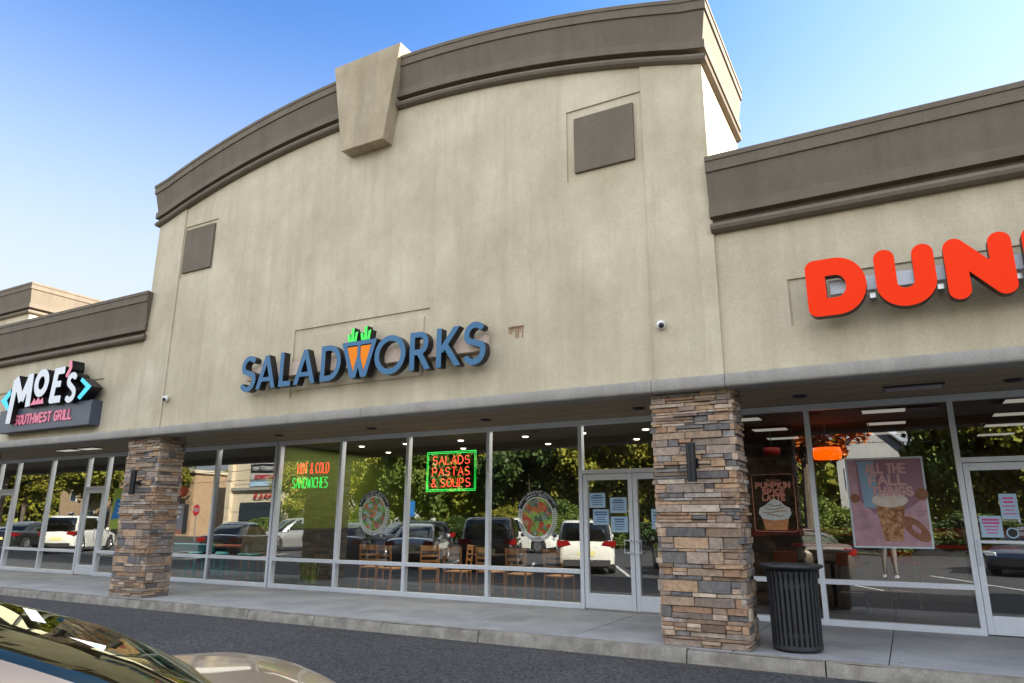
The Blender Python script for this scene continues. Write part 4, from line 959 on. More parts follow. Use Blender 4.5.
# ------------------------------------------------------------------ cars
def superring(xh, ya, yb, z, n=64, e=5.0, ey=None):
    yc, yh = (ya+yb)/2, (yb-ya)/2; out = []
    for i in range(n):
        t = 2*math.pi*i/n; c, s = math.cos(t), math.sin(t)
        out.append(Vector((xh*math.copysign(abs(c)**(2/e), c), yc+yh*math.copysign(abs(s)**(2/e), s), z)))
    return out
def car(name, kind, paint_, loc, rz, label, tailw=.0, L=4.6, Wd=1.84, H=1.66, detail=False, glass_='car_glass', belt=None, trl=.52, gk=1.0):
    t = empty(name, loc, label, 'car', 'cars parked in the lot', rz)
    hw, hl = Wd/2, L/2; sedan = kind == 'sedan'
    belt = belt or (.92 if sedan else 1.02); wr = .33 if sedan else .36
    yf, yr = hl-.88, -hl+.80
    N_ = 72; vs = []; fs = []; nsec = 0
    def ztop(y):
        u = (y+hl)/L
        if sedan:
            pts = [(0, .78), (.02, .93), (.06, .965), (.14, .975), (.25, .95), (.68, .93), (.8, .88), (.93, .76), (.98, .66), (1, .55)]
        else:
            pts = [(0, .80), (.01, .95), (.03, 1.02), (.3, 1.02), (.66, 1.02), (.8, .97), (.92, .88), (.975, .75), (1, .6)]
        return float(np.interp(u, *zip(*pts)))+(belt-.92 if sedan else belt-1.02)
    def hwid(y):
        u = (y+hl)/L
        return hw*float(np.interp(u, [0, .012, .04, .1, .2, .8, .9, .96, .99, 1], [.80, .88, .95, .985, 1, 1, .97, .90, .80, .70]))
    ys = sorted(set([-hl+L*(.5-.5*math.cos(math.pi*i/N_)) for i in range(N_+1)]+[yf+wr*1.18*math.cos(math.pi*k/12) for k in range(13)]+[yr+wr*1.18*math.cos(math.pi*k/12) for k in range(13)]))
    for y in ys:
        zt = ztop(y); w_ = hwid(y); zb = .22+.10*abs((y/hl))**6
        for yw in (yf, yr):
            d = wr*1.18
            if abs(y-yw) < d: zb = max(zb, wr+math.sqrt(d*d-(y-yw)**2)*.98)
        zb = min(zb, zt-.12)
        mid = max(.55*(zt), zb+.03)
        sec = [(w_*.93, zb), (w_*.985, zb+.02), (w_, max(mid, zb+.04)), (w_*.985, zt-.10 if zt-.10 > mid+.02 else mid+.025), (w_*.955, zt-.045 if zt-.045 > mid+.04 else mid+.05), (w_*.89, zt-.012), (w_*.76, zt), (w_*.4, zt+.02), (0, zt+.027)]
        full = sec+[(-a, b) for a, b in sec[-2::-1]]
        vs += [(a, y, b) for a, b in full]; nsec = len(full)
    for i in range(len(ys)-1):
        for k in range(nsec-1): fs.append((i*nsec+k, i*nsec+k+1, (i+1)*nsec+k+1, (i+1)*nsec+k))
    fs.append(tuple(range(nsec))); fs.append(tuple((len(ys)-1)*nsec+k for k in range(nsec)))
    mb = MB(); mb.mesh(vs, fs); body = mb.build('body', paint_, t, auto=45)
    mb = MB(); mb.box(-hw*.86, hw*.86, -hl+.12, hl-.15, .2, .62); mb.build('underbody', 'plastic', t)
    # greenhouse rings
    NR = 96
    if sedan: spec = [(0, -hl+trl, hl-1.12, hw*.90), (.5, -hl+trl+.43*gk, hl-1.60, hw*.80), (.82, -hl+trl+.8*gk, hl-1.98, hw*.715), (1, -hl+trl+1.1*gk, hl-2.2, hw*.62)]
    else: spec = [(0, -hl+.06, hl-1.05, hw*.94), (.5, -hl+.13, hl-1.45, hw*.89), (.85, -hl+.24, hl-1.78, hw*.83), (1, -hl+.36, hl-2.0, hw*.76)]
    tz = np.linspace(0, 1, 11); rings = []
    for q in tz:
        ya = float(np.interp(q, [s[0] for s in spec], [s[1] for s in spec])); yb = float(np.interp(q, [s[0] for s in spec], [s[2] for s in spec])); xh = float(np.interp(q, [s[0] for s in spec], [s[3] for s in spec]))
        zz = belt-.04+(H-.05-belt+.04)*(q if q < .82 else .82+(q-.82)*.8/1)
        if sedan: zz = belt-.0+(H-belt)*(1-(1-q)**1.25)*.965
        rings.append(superring(xh, ya, yb, zz, NR, 6.5 if not sedan else 5.5))
    for s_, dz in ((.92, .022), (.7, .045), (.35, .06), (.0, .066)):
        base_ = rings[10]; c = sum(base_, Vector())/NR
        rings.append([Vector((c.x+(p.x-c.x)*s_, c.y+(p.y-c.y)*s_, base_[0].z+dz*(H/1.6)*.8)) for p in base_])
    parts_ = {'cabin': MB(), 'windshield': MB(), 'rear_window': MB(), 'side_window': MB(), 'side_window2': MB()}
    verts = [p for rg in rings for p in rg]
    byc = {}
    for i in range(len(rings)-1):
        for k in range(NR):
            q = (tz[i]+tz[i+1])/2 if i < 10 else 2
            idx = (i*NR+k, i*NR+(k+1) % NR, (i+1)*NR+(k+1) % NR, (i+1)*NR+k)
            ang = ((k+.5)/NR*360) % 360; P_ = (verts[idx[0]]+verts[idx[2]])/2
            dst = 'cabin'
            qlo = -.01
            if qlo < q < .86:
                fx = abs(P_.x)/max(abs(v.x) for v in rings[min(i, 10)])
                if 15 < ang < 165 and fx < .90: dst = 'windshield'
                elif 195 < ang < 345 and fx < .90: dst = 'rear_window'
                elif fx > .96:
                    mid_ = abs(P_.y+.05-(0.0)) < .05
                    if not mid_ and q > .1: dst = 'side_window' if P_.x > 0 else 'side_window2'
            byc.setdefault(dst, []).append(idx)
    for nm, fl in byc.items():
        used = sorted({v for f in fl for v in f}); rm = {v: j for j, v in enumerate(used)}
        mb = MB(); mb.mesh([verts[v] for v in used], [tuple(rm[v] for v in f) for f in fl])
        gl_ = glass_ if nm == 'rear_window' else 'car_glass'
        o = mb.build('cabin' if nm == 'cabin' else ('side_window' if nm.startswith('side') else nm), paint_ if nm == 'cabin' else gl_, t, smooth=True, recalc=nm == 'cabin')
    mb = MB(); mb.box(-hw*.62, hw*.62, -hl+.7 if sedan else -hl+.4, hl-1.7, .5, belt+.05)
    for x in (-.38, .38):
        for y in (-.15, -1.0 if sedan else -1.05): mb.box(x-.22, x+.22, y-.1, y, belt, belt+.28)
    mb.build('seats', 'plastic', t)
    for sx in (-1, 1):
        for y in (yf, yr):
            mb = MB(); T = Matrix.Translation((sx*(hw-.11), y, wr)) @ Matrix.Rotation(R(90)*sx, 4, 'Y')
            mb.lathe([(wr*.6, -.09), (wr*.93, -.1), (wr, -.06), (wr, .06), (wr*.93, .10), (wr*.6, .10)], n=28); wh = mb.build('wheel', 'tyre', t, T=T, auto=50)
            mb = MB(); mb.lathe([(wr*.62, .07), (wr*.60, .10), (wr*.5, .095), (wr*.45, .05), (.001, .04)], n=28)
            for k in range(5):
                a = 2*math.pi*k/5; mb.box(.03, wr*.58, -.03, .03, .05, .095, T=Matrix.Rotation(a, 4, 'Z'))
            mb.lathe([(.001, .1), (.06, .1), (.06, .05)], n=12); mb.build('rim', 'rim', wh, T=T)
        # lights
        mb = MB()
        if sedan: mb.prism([[(sx*hw*.55, .74), (sx*hw*.93, .70), (sx*hw*.975, .86), (sx*hw*.62, .90)]], -hl-.008, -hl+.32)
        else: mb.prism([[(sx*hw*.50, .88), (sx*hw*.94, .80), (sx*hw*.985, 1.00), (sx*hw*.60, 1.00)]], -hl-.015, -hl+.32)
        mb.build('taillight', 'tail', t, bevel=.01)
        mb = MB(); mb.prism([[(sx*hw*.5, .60), (sx*hw*.80, .60), (sx*hw*.90, .74), (sx*hw*.55, .70)]], hl-.40, hl-.02); mb.build('headlight', 'head', t, bevel=.01)
        mb = MB(); mb.lathe([(.001, -.07), (.06, -.06), (.085, 0), (.06, .05), (.001, .06)], n=12); o = mb.build('side_mirror', paint_, t, smooth=True); o.location = (sx*(hw+.06), hl-1.55, belt+.08); o.rotation_euler = (R(90), 0, 0)
    mb = MB(); mb.box(-.26, .26, -hl-.012, -hl+.02, .56 if not sedan else .52, .70 if not sedan else .66); mb.build('number_plate', 'plate', t)
    mb = MB(); mb.box(-hw*.78, hw*.78, -hl-.006, -hl+.1, .26, .44); mb.box(-hw*.5, hw*.5, hl-.1, hl+.006, .30, .52); mb.build('bumper_insert', 'plastic', t)
    return t
def parked(kind, p, x, yrear, rz, label, **kw):
    L = kw.get('L', 4.6); d = Vector((-math.sin(rz), math.cos(rz), 0))      # +Y local = forward
    c = Vector((x, yrear, 0))+d*(L/2)
    return car('parked_car', kind, p, c, rz, label, **kw)
PI = math.pi
AN = PI-.44
parked('suv', 'p_white', -8.75, 2.75, AN, 'white sport utility car whose tail is reflected between the last window and the glass door')
parked('suv', 'p_maroon', -12.2, 2.85, AN, 'dark brown sport utility car reflected in the window under the neon sign', Wd=1.92, H=1.74)
parked('sedan', 'p_silver', -15.5, 2.7, AN, 'silver sedan with red taillight reflected under the left round decal', H=1.45)
parked('sedan', 'p_navy', -18.9, 2.6, AN, 'dark navy sedan reflected beside the green wall', H=1.47)
parked('sedan', 'p_black', -5.45, 2.0, AN, 'black sedan parked second from the camera, reflected in the right door leaf', H=1.43)
parked('sedan', 'p_black', -25.3, 2.8, AN, 'black sedan reflected below the stop sign', H=1.47)
parked('suv', 'p_white', -36.9, 3.0, AN-.12, 'white sport utility car reflected in the far left shop windows', H=1.80, L=4.7)
parked('sedan', 'p_black', -42.5, 2.8, AN, 'grey black sedan reflected at the far left beside the white car', H=1.45)
parked('suv', 'p_white', -20.2, -10.2, -PI/2, 'white sport utility car crossing the far lane behind the parked row', H=1.75)
parked('suv', 'p_black', -20.0, -6.3, .4, 'black sport utility car parked across the lane behind the silver one', H=1.6)
parked('suv', 'p_silver', -27.5, -6.6, .4, 'silver sport utility car parked across the lane', H=1.7)
parked('sedan', 'p_navy', 4.4, -7.2, .4, 'navy sedan parked across the lane behind the photographer', H=1.45)
fg = parked('sedan', 'p_gold', -2.096, 2.405, 2.687, 'champagne sedan in the foreground with tinted rear window and stickers', H=1.372, glass_='rear_glass', belt=.954, trl=.41, gk=1.036)
# stickers and heater lines on the foreground rear window are parts of the car
def rear_pt(x, q, off=.012):
    hl, trl, gk, bl, H_ = 2.3, .41, 1.036, .954, 1.372; qs = [0, .5, .82, 1]
    ya = float(np.interp(q, qs, [-hl+trl, -hl+trl+.43*gk, -hl+trl+.8*gk, -hl+trl+1.1*gk])); z = bl+(H_-bl)*(1-(1-q)**1.25)*.965
    xh = float(np.interp(q, qs, [.92*.90, .92*.80, .92*.715, .92*.62])); yb = float(np.interp(q, qs, [hl-1.12, hl-1.6, hl-1.98, hl-2.2]))
    e = 5.5; fx = min(abs(x)/xh, .99); s = (1-fx**e)**(1/e); yc, yh = (ya+yb)/2, (yb-ya)/2
    return Vector((x, yc-yh*s-off*.6, z+off*.8))
mb = MB()
for k in range(11):
    q = .06+.07*k; mb.tube([rear_pt(x, q, -.012) for x in np.linspace(-.60+.06*q, .60-.06*q, 15)], .0018, 4)
mb.build('heater_lines', 'plastic', fg)
def stick(c4, m, nm):
    mb = MB(); n = 6
    P = lambda u, v: rear_pt(*(sum(w_*c[k] for w_, c in zip(((1-u)*(1-v), u*(1-v), u*v, (1-u)*v), c4)) for k in (0, 1)), .012)
    for i in range(n):
        for j in range(n): mb.face([P(i/n, j/n), P((i+1)/n, j/n), P((i+1)/n, (j+1)/n), P(i/n, (j+1)/n)])
    mb.build(nm, m, fg, recalc=False)
M['stk'] = mat('sticker_white', (.30, .32, .34), .6); M['stk2'] = mat('sticker_teal', (.12, .42, .40), .6)
stick([(.20, .75), (-.15, .735), (-.14, .70), (.20, .715)], 'stk', 'sticker')
stick([(-.36, .655), (-.37, .65), (-.47, .575), (-.36, .57)], 'stk', 'sticker')
stick([(-.425, .60), (-.38, .60), (-.37, .585), (-.445, .585)], 'stk2', 'sticker')

# ------------------------------------------------------------------ trees and the far side (seen in the glass)
def leaf_mat(name, c1, c2):
    m = mat(name, c1, .6); v = pos_vec(m); n = noise(m, v, .9, 3); n2 = noise(m, v, 9, 2)
    c = ramp(m, n, [(.35, c1), (.65, c2)]); c = mix(m, .5, c, ramp(m, n2, [(.3, (.3, .3, .3)), (.7, (.75, .75, .75))]), 'OVERLAY'); base(m, c)
    m.node_tree.nodes['Principled BSDF'].inputs['Transmission Weight'].default_value = 0
    return m
LM = {'olive': leaf_mat('olive_leaves', (.16, .18, .018), (.29, .27, .025)), 'green': leaf_mat('green_leaves', (.08, .14, .022), (.16, .21, .03)), 'yellow': leaf_mat('yellow_leaves', (.28, .24, .02), (.16, .17, .02)), 'orange': leaf_mat('orange_leaves', (.62, .10, .01), (.50, .18, .02)), 'dark': leaf_mat('dark_leaves', (.03, .07, .015), (.08, .12, .02))}
M['bark'] = mottled('bark', (.09, .07, .05), (.14, .11, .085), 5, .95, None, 30, .8, .02)
def crown_mesh(seed, rx, rz, nclump, nleaf, ls, lo=0):
    rs = np.random.RandomState(seed); V = []; F = []
    C = []
    while len(C) < nclump:
        p = rs.uniform(-1, 1, 3)
        if np.linalg.norm(p) < 1: C.append(p*np.array([rx, rx, rz])*.85)
    n = 0
    for c in C:
        r = rs.uniform(.16, .30)*rx
        d = rs.normal(size=(nleaf, 3)); d /= np.linalg.norm(d, axis=1)[:, None]; P = c+d*(r*rs.uniform(.35, 1, nleaf)[:, None])
        a = rs.normal(size=(nleaf, 3)); a /= np.linalg.norm(a, axis=1)[:, None]; b = np.cross(a, rs.normal(size=(nleaf, 3))); b /= np.linalg.norm(b, axis=1)[:, None]
        s = rs.uniform(.6, 1.3, nleaf)[:, None]*ls
        for q in (-a*s-b*s*.6, a*s-b*s*.6, a*s+b*s*.6, -a*s+b*s*.6): V.append(P+q)
        # interleave below
    V = np.array(V).reshape(nclump, 4, nleaf, 3).transpose(0, 2, 1, 3).reshape(-1, 3)
    F = [(i, i+1, i+2, i+3) for i in range(0, len(V), 4)]
    me = bpy.data.meshes.new('crown'); me.from_pydata([tuple(v) for v in V], [], F); return me
CR = [crown_mesh(s, 1, 1.0, 85, 230, .031) for s in (1, 2, 3, 4)]
CACHE = {}
def crown_of(v, leaf):
    k = (v % 4, leaf)
    if k not in CACHE: CACHE[k] = CR[v % 4].copy(); CACHE[k].materials.append(LM[leaf])
    return CACHE[k]
def tree(x, y, h, r, leaf, label, var=0, trunk_h=None, cz=None, group='trees across the road', sparse=False):
    t = empty('tree', (x, y, -.02), label, 'tree', group, random.uniform(0, 6)); th = trunk_h or h*.16
    mb = MB(); rnd = random.Random(int(x*10)+int(y))
    mb.tube([(0, 0, 0), (.05, .03, th*.5), (0, .08, th), (.1, .1, h*.75)], .2, 8, radii=[.26, .2, .17, .04])
    for k in range(6):
        a = rnd.uniform(0, 6.3); q = rnd.uniform(.4, .75)*r; z = th*rnd.uniform(.8, 1.2)
        mb.tube([(0, 0, z), (q*.5*math.cos(a), q*.5*math.sin(a), z+r*.35), (q*math.cos(a), q*math.sin(a), z+r*.8)], .07, 6, radii=[.09, .06, .02])
    mb.build('trunk', 'bark', t)
    me = crown_of(var, leaf); hz = (h-th)/2
    o = bpy.data.objects.new('crown', me); COL.objects.link(o); o.parent = t; o.location = (0, 0, h-hz); o.scale = (r, r, hz)
names = {'olive': 'olive yellow broadleaf tree', 'green': 'mid green broadleaf tree', 'yellow': 'yellowing broadleaf tree', 'orange': 'bright orange autumn tree', 'dark': 'dark green tree'}
TT = [(-38.6, -21.5, 9.5, 3.2, 'olive', 'just right of the sign tower'), (-40.4, -17.0, 7.4, 2.6, 'yellow', 'seen through the left round decal'), (-34, -21, 9, 3.6, 'olive', 'left of the bright sky gap'), (-29.5, -18, 9.5, 3.8, 'green', 'behind the neon framed sign'),
      (-25.5, -20, 10, 4.0, 'olive', 'just right of the neon framed sign'), (-21.5, -18, 9.6, 3.8, 'dark', 'behind the white car crossing the lane'), (-17.5, -19, 10.5, 4.2, 'olive', 'above the right round decal'), (-13, -18.3, 10, 3.8, 'yellow', 'left of the glass double door'),
      (-9.3, -20, 9.5, 3.5, 'green', 'behind the glass double door'), (-4.4, -15.2, 9.2, 4.0, 'orange', 'behind the orange pendant lamps'), (-7.4, -21, 9.2, 3.4, 'orange', 'left of and behind the nearer orange tree'), (2.6, -20, 10, 3.0, 'green', 'right of the white gabled house'),
      (6, -19, 10, 4, 'olive', 'above the far right glass door'), (10.5, -20, 9, 4, 'green', 'beyond the right edge of the windows'), (-66, -15.5, 10.5, 4.6, 'olive', 'above the far left white car'), (-60.5, -19, 9.0, 3.0, 'yellow', 'left of the brick building'), (-82, -18, 9, 4.5, 'yellow', 'at the far left edge of the windows'),
      (-76, -24, 8, 4, 'green', 'beside the brick house at the far left')]
for i, (x, y, h, r, lf, wh) in enumerate(TT): tree(x, y, h, r, lf, names[lf]+' '+wh, i, trunk_h=4.2 if lf == 'orange' else (3.2 if x < -58 else None))
# far wooded skyline, one mass
rs_ = np.random.RandomState(5); V_ = []; base_me = crown_mesh(9, 1, 1.0, 40, 60, .075); bv = np.array([v.co[:] for v in base_me.vertices])
for i in range(46):
    V_.append(bv*np.array([7, 4, rs_.uniform(5, 7)])+np.array([-210+i*6.2, rs_.uniform(-62, -50), rs_.uniform(3, 4.5)]))
V_ = np.concatenate(V_); me = bpy.data.meshes.new('distant_woods'); me.from_pydata([tuple(v) for v in V_], [], [(i, i+1, i+2, i+3) for i in range(0, len(V_), 4)])
me.materials.append(LM['olive']); o = bpy.data.objects.new('distant_woods', me); COL.objects.link(o); props(o, 'far band of olive green woods beyond the road', 'woods', kind='stuff')
# hedge understory and shrubs
def shrub(x, y, w_, h, lf, label, v):
    t = empty('shrub', (x, y, -.02), label, 'shrub', 'shrubs along the far side of the lot')
    me = crown_of(v, lf); o = bpy.data.objects.new('foliage', me); COL.objects.link(o); o.parent = t; o.location = (0, 0, h*.5); o.scale = (w_, w_*.6, h*.55)
    mb = MB(); mb.tube([(0, 0, 0), (0, 0, h*.6)], .05, 6); mb.build('stem', 'bark', t)
for i in range(15):
    x = -44+i*3.6; shrub(x, -16.2-(i % 3)*.5, 2.1, 1.7+(i % 4)*.35, ['green', 'dark', 'olive', 'green'][i % 4], 'low %s shrub number %d along the lot edge, counted from the left' % (['green', 'dark', 'olive', 'green'][i % 4], i+1) if False else 'rounded %s shrub on the far lot edge, %s' % (['mid green', 'dark green', 'olive', 'fresh green'][i % 4], ['near the house', 'by the silver car', 'left of the neon sign reflection', 'under the neon sign reflection', 'behind the dark brown car', 'left of the crossing white car', 'behind the crossing white car', 'right of the crossing white car', 'beside the round decal', 'left of the door reflection', 'behind the door notices', 'under the orange tree', 'right of the orange tree', 'in front of the gabled house', 'at the right end of the row'][i]), i)
# opposite buildings
M['brick'] = mottled('red_brown_brick', (.38, .25, .15), (.48, .34, .22), 2, .9, None, 30, .4, .01); M['siding'] = mottled('white_siding', (.45, .46, .46), (.52, .52, .51), 1, .7); M['roofs'] = mat('grey_shingle', (.12, .12, .13), .9)
M['win_dark'] = mat('dark_window', (.02, .03, .04), .1); M['cream_wall'] = mottled('cream_stucco', (.62, .52, .38), (.7, .6, .45), .8, .85)
t = empty('brick_building', (-71, -27, 0), 'two storey brown brick building reflected left of the cream sign tower', 'building')
mb = MB(); mb.box(-9, 10, -4, 4, 0, 6.0); mb.build('wall', 'brick', t); mb = MB(); mb.box(-9.2, 10.2, -4.2, 4.2, 6.0, 6.35); mb.build('roof', 'cream_wall', t)
for x in (-7, -3.5, 0, 3.5, 7):
    for z in (1, 3.9):
        mb = MB(); mb.box(x-.7, x+.7, 3.98, 4.05, z, z+1.5); wf = mb.build('window', 'siding', t)
        for s_ in (-1, 1): mb = MB(); mb.box(x+(s_-1)*.3-.0+.02, x+(s_+1)*.3-.02, 4.05, 4.07, z+.1, z+1.4); mb.build('pane', 'win_dark', wf)
t = empty('sign_tower_building', (-50.2, -24, 0), 'cream shop tower carrying stacked tenant sign boards, reflected by the green wall', 'building')
mb = MB(); mb.box(-4, 2.5, -2.5, 2.3, 0, 9.2); mb.build('wall', 'cream_wall', t)
mb = MB(); mb.box(-2.4, 2.3, 2.3, 2.5, 0, 3.1); mb.build('shop_window', 'win_dark', t)
mb = MB(); mb.box(-4.2, 2.7, 2.3, 2.6, 4.15, 4.4); mb.box(-4.2, 2.7, -2.7, 2.6, 9.2, 9.5); mb.build('cornice', 'lip', t)
mb = MB(); mb.box(-4.3, -3.7, 2.2, 2.7, 0, 9.2); mb.build('pilaster', 'cream_wall', t)
Tm = Matrix.Rotation(PI, 4, 'Z')
def far_text(txt, x0, z, ww, hh, hw_, m):
    o = stroke_text('lettering', txt, -ww/2, 0, ww, hh, hw_, -.03, 0, [m], t, h=hw_/1.8); o.data.transform(Matrix.Translation((x0, 2.47, z)) @ Tm)
for (z0_, z1_, m) in ((6.45, 7.25, 'siding'), (5.7, 6.4, 'black'), (5.0, 5.62, 'siding'), (4.5, 4.95, 'paper')):
    mb = MB(); mb.box(-1.5, 2.2, 2.3, 2.46, z0_, z1_); mb.build('sign_board', m, t)
far_text('SALADWORKS', .35, 6.65, 3.3, .40, .045, 'ink'); far_text('SOUTHWEST GRILL', .35, 5.9, 3.4, .3, .035, 'siding'); far_text('MATTRESS', .35, 5.15, 2.6, .3, .04, 'red'); far_text('NAILS', .3, 3.5, 2.4, .33, .05, 'red')
def house(x, y, w_, d, h, rh, label, m='siding'):
    t = empty('house', (x, y, 0), label, 'house', 'houses across the road')
    mb = MB(); mb.box(-w_/2, w_/2, -d/2, d/2, 0, h); mb.prism([[(-w_/2, h), (w_/2, h), (0, h+rh)]], -d/2, d/2); mb.build('wall', m, t)
    mb = MB()
    for s_ in (-1, 1):
        mb.mesh([(0, -d/2-.3, h+rh+.1), (0, d/2+.3, h+rh+.1), (s_*(w_/2+.4), d/2+.3, h-.25), (s_*(w_/2+.4), -d/2-.3, h-.25), (0, -d/2-.3, h+rh+.25), (0, d/2+.3, h+rh+.25), (s_*(w_/2+.4), d/2+.3, h-.1), (s_*(w_/2+.4), -d/2-.3, h-.1)], [(0, 1, 2, 3), (4, 5, 6, 7), (0, 1, 5, 4), (1, 2, 6, 5), (2, 3, 7, 6), (3, 0, 4, 7)])
    mb.build('roof', 'roofs', t)
    for px in (-w_*.27, w_*.27):
        for z in ((1, 3.6) if px else (h-.3,)):
            mb = MB(); mb.box(px-.6, px+.6, d/2, d/2+.05, z, z+1.3); wf = mb.build('window', 'alu', t)
            mb = MB(); mb.box(px-.5, px+.5, d/2+.05, d/2+.07, z+.1, z+1.2); mb.build('pane', 'win_dark', wf)
    return t
house(-1.5, -31, 4.4, 7, 5.6, 2.3, 'white gabled house reflected above the large poster')
house(-47, -34, 9, 8, 5.5, 2.5, 'white sided house reflected behind the left round decal')
house(-84, -30, 12, 8, 5, 2.2, 'brick gabled house reflected at the far left', 'brick')
# poles, wires, signs
M['polewood'] = mottled('pole_wood', (.12, .09, .07), (.16, .12, .09), 4, .9)
for i, (x, l) in enumerate(((-11.0, 'brown wooden utility pole reflected beside the right door leaf'), (-38, 'brown wooden utility pole left of the neon framed sign'), (18, 'brown wooden utility pole beyond the right end of the building'), (-66, 'brown wooden utility pole near the brick building'))):
    t = empty('utility_pole', (x, -18, 0), l, 'pole', 'utility poles along the road')
    mb = MB(); mb.tube([(0, 0, 0), (0, 0, 11)], .15, 10, radii=[.17, .12]); mb.build('pole', 'polewood', t); mb = MB(); mb.box(-1.2, 1.2, -.06, .06, 9.2, 9.35); mb.build('crossarm', 'polewood', t)
for k, z in enumerate((5.2, 6.0, 7.0, 9.4)):
    pts = []; xs_ = [-66, -38, -11, 18]
    for a, b in zip(xs_[:-1], xs_[1:]):
        for j in range(10): u = j/10; pts.append((a+(b-a)*u, -17.8, z-1.0*4*u*(1-u)*.5))
    pts.append((18, -17.8, z)); mb = MB(); mb.tube(pts, .022, 5)
    props(mb.build('power_line', 'black'), 'thin black overhead cable strung between the utility poles, %s' % ['lowest', 'second lowest', 'second highest', 'highest'][k], 'cable', 'overhead cables')
def post_sign(x, y, label, cat, shape, z, r, m, word=None):
    t = empty(cat.replace(' ', '_'), (x, y, 0), label, cat); mb = MB(); mb.tube([(0, 0, 0), (0, 0, z+r)], .035, 8); mb.build('post', 'silver', t)
    mb = MB()
    if shape == 'oct':
        mb.prism([[(r*1.07*math.cos(R(22.5+45*i)), z+r*1.07*math.sin(R(22.5+45*i))) for i in range(8)]], .036, .048); mb.build('rim', 'stk', t)
        mb = MB(); mb.prism([[(r*math.cos(R(22.5+45*i)), z+r*math.sin(R(22.5+45*i))) for i in range(8)]], .048, .056)
    else: mb.box(-r*.7, r*.7, .036, .06, z-r, z+r)
    mb.build('board', m, t)
    if word:
        o = stroke_text('lettering', word, -r*.72, -r*.28, r*1.44, r*.56, r*.07, -.01, 0, ['stk'], t, h=r*.05); o.data.transform(Matrix.Translation((0, .0565, z)) @ Tm)
M['stop_red'] = mat('stop_red', (.55, .015, .02), .5)
post_sign(-49.3, -14.6, 'red octagonal stop sign reflected right of the left stone column', 'stop sign', 'oct', 2.3, .45, 'stop_red', 'STOP')
post_sign(-28.3, -14.6, 'small blue parking sign on a post reflected left of the neon sign', 'parking sign', 'box', 2.3, .48, 'post_b2')

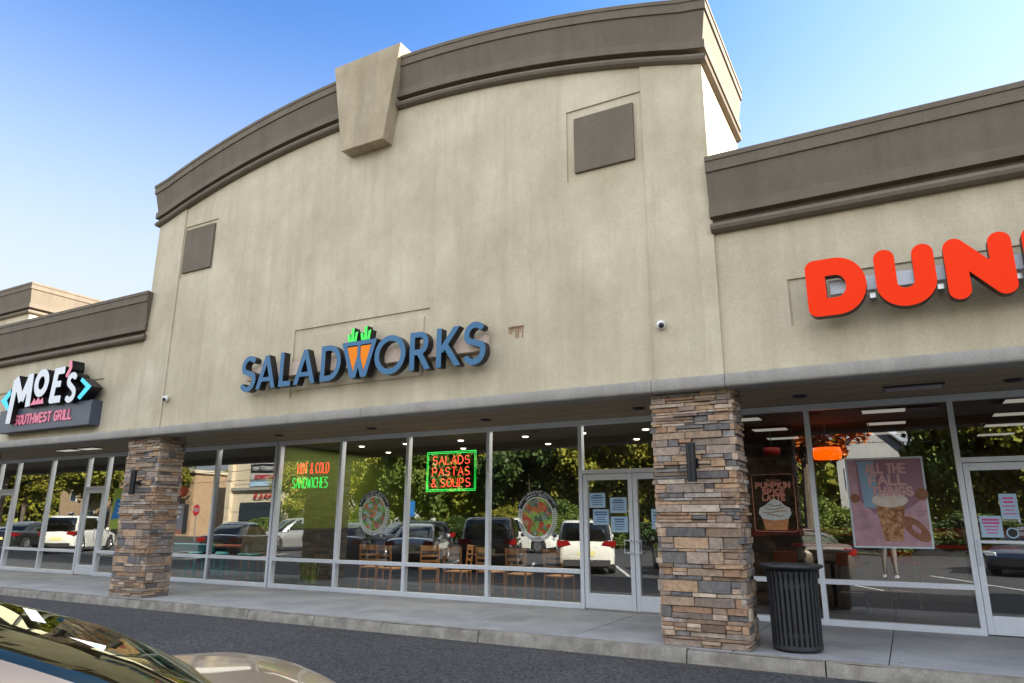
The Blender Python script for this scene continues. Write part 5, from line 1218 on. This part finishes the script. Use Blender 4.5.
# ------------------------------------------------------------------ the photographer (seen only in the glass)
def person(loc, rz):
    t = empty('person', loc, 'standing person in dark top, grey trousers and white shoes, holding a camera to the face', 'person', rz=rz)
    pts = {'pel': ((0, 0, .95), .15), 'sp1': ((0, .0, 1.12), .145), 'sp2': ((0, 0, 1.32), .17), 'nk': ((0, 0, 1.47), .075), 'hd0': ((0, .02, 1.55), .06),
           'hipL': ((-.10, 0, .90), .105), 'kL': ((-.15, .06, .49), .072), 'aL': ((-.17, .05, .10), .045), 'hipR': ((.10, 0, .90), .105), 'kR': ((.13, .10, .49), .072), 'aR': ((.17, .14, .10), .045),
           'shL': ((-.19, 0, 1.40), .072), 'elL': ((-.27, .20, 1.22), .05), 'wrL': ((-.10, .33, 1.50), .034), 'shR': ((.19, 0, 1.40), .072), 'elR': ((.28, .20, 1.22), .05), 'wrR': ((.11, .33, 1.50), .034)}
    ks = list(pts); E_ = [('pel', 'sp1'), ('sp1', 'sp2'), ('sp2', 'nk'), ('nk', 'hd0'), ('pel', 'hipL'), ('hipL', 'kL'), ('kL', 'aL'), ('pel', 'hipR'), ('hipR', 'kR'), ('kR', 'aR'), ('sp2', 'shL'), ('shL', 'elL'), ('elL', 'wrL'), ('sp2', 'shR'), ('shR', 'elR'), ('elR', 'wrR')]
    def skin(name, keys, edges, P, m, par, lv=2):
        me = bpy.data.meshes.new(name); me.from_pydata([P[k][0] for k in keys], [(keys.index(a), keys.index(b)) for a, b in edges], [])
        o = bpy.data.objects.new(name, me); COL.objects.link(o); o.parent = par; md = o.modifiers.new('skin', 'SKIN'); sv = me.skin_vertices[0].data
        for i, k in enumerate(keys): sv[i].radius = (P[k][1], P[k][1]*(.8 if k in ('pel', 'sp1', 'sp2') else 1)); sv[i].use_root = (i == 0)
        s_ = o.modifiers.new('sub', 'SUBSURF'); s_.levels = lv; s_.render_levels = lv
        for x in m: me.materials.append(x)
        return o
    skinm = mat('skin', (.48, .27, .18), .5)
    pm = mat('body_clothes', (.3, .3, .3), .8)
    tc = N(pm, 'ShaderNodeTexCoord'); sp = N(pm, 'ShaderNodeSeparateXYZ'); lk(pm, tc.outputs['Object'], sp.inputs[0])
    rr_ = ramp(pm, sp.outputs[2], [(0.0, (.15, .14, .13)), (.97, (.15, .14, .13)), (.975, (.03, .035, .05)), (1, (.03, .035, .05))]); base(pm, rr_)
    skin('body', ks, E_, pts, [pm], t)
    mb = MB(); prof = []
    for i in range(13):
        a = -90+180*i/12; prof.append((.001+.078*math.cos(R(a))*(1-.12*(a < 0)), .115*math.sin(R(a))))
    mb.lathe(prof, n=20)
    o = mb.build('head', skinm, t, smooth=True); o.location = (0, .03, 1.64); o.scale = (1, 1.18, 1)
    mb = MB(); mb.tube([(0, .12, 1.66), (0, .145, 1.63), (0, .128, 1.615)], .013, 6); mb.build('nose', skinm, t, smooth=True)
    for s_ in (-1, 1):
        mb = MB(); mb.lathe([(.001, -.008), (.02, -.006), (.024, 0), (.001, .008)], n=10); o = mb.build('ear', skinm, t, smooth=True); o.location = (s_*.08, .02, 1.64); o.rotation_euler = (0, R(90), 0)
    mb = MB(); mb.lathe([(.082*math.cos(R(a)), .12*math.sin(R(a))) for a in range(5, 91, 8)], n=20); o = mb.build('hair', 'p_maroon', t, smooth=True); o.location = (0, .012, 1.655); o.scale = (1.04, 1.22, 1.04)
    for s_ in (-1, 1):
        mb = MB(); x = s_*.07; mb.box(x-.025*1, x+.025, .34, .40, 1.52, 1.60); mb.build('palm', skinm, t, bevel=.012)
        for k in range(4):
            mb = MB(); z = 1.525+.022*k; mb.tube([(x, .39, z), (x-s_*.01, .425, z), (x-s_*.045+s_*.004*k, .432, z), (x-s_*.055, .415, z)], .0085, 6); mb.build('finger', skinm, t, smooth=True)
        mb = MB(); mb.tube([(x, .35, 1.53), (x-s_*.03, .36, 1.51), (x-s_*.05, .38, 1.515)], .010, 6); mb.build('thumb', skinm, t, smooth=True)
        y0 = .05 if s_ < 0 else .14
        mb = MB(); mb.mesh([(s_*.17-.045, y0-.09, .0), (s_*.17+.045, y0-.09, 0), (s_*.17+.05, y0+.18, 0), (s_*.17-.05, y0+.18, 0), (s_*.17-.035, y0-.07, .10), (s_*.17+.035, y0-.07, .10), (s_*.17+.035, y0+.14, .055), (s_*.17-.035, y0+.14, .055)],
            [(0, 3, 2, 1), (4, 5, 6, 7), (0, 1, 5, 4), (1, 2, 6, 5), (2, 3, 7, 6), (3, 0, 4, 7)]); mb.build('shoe', 'stk', t, bevel=.02)
    mb = MB(); mb.box(-.045, .045, .30, .38, 1.56, 1.65); mb.tube([(0, .38, 1.605), (0, .46, 1.605)], .035, 14); c = mb.build('hand_camera', 'black', bevel=.004); c.location = loc; c.rotation_euler = (0, 0, rz)
    props(c, 'small black camera held up to the face of the standing person', 'camera')
person((-.62, -.85, 0), .25)
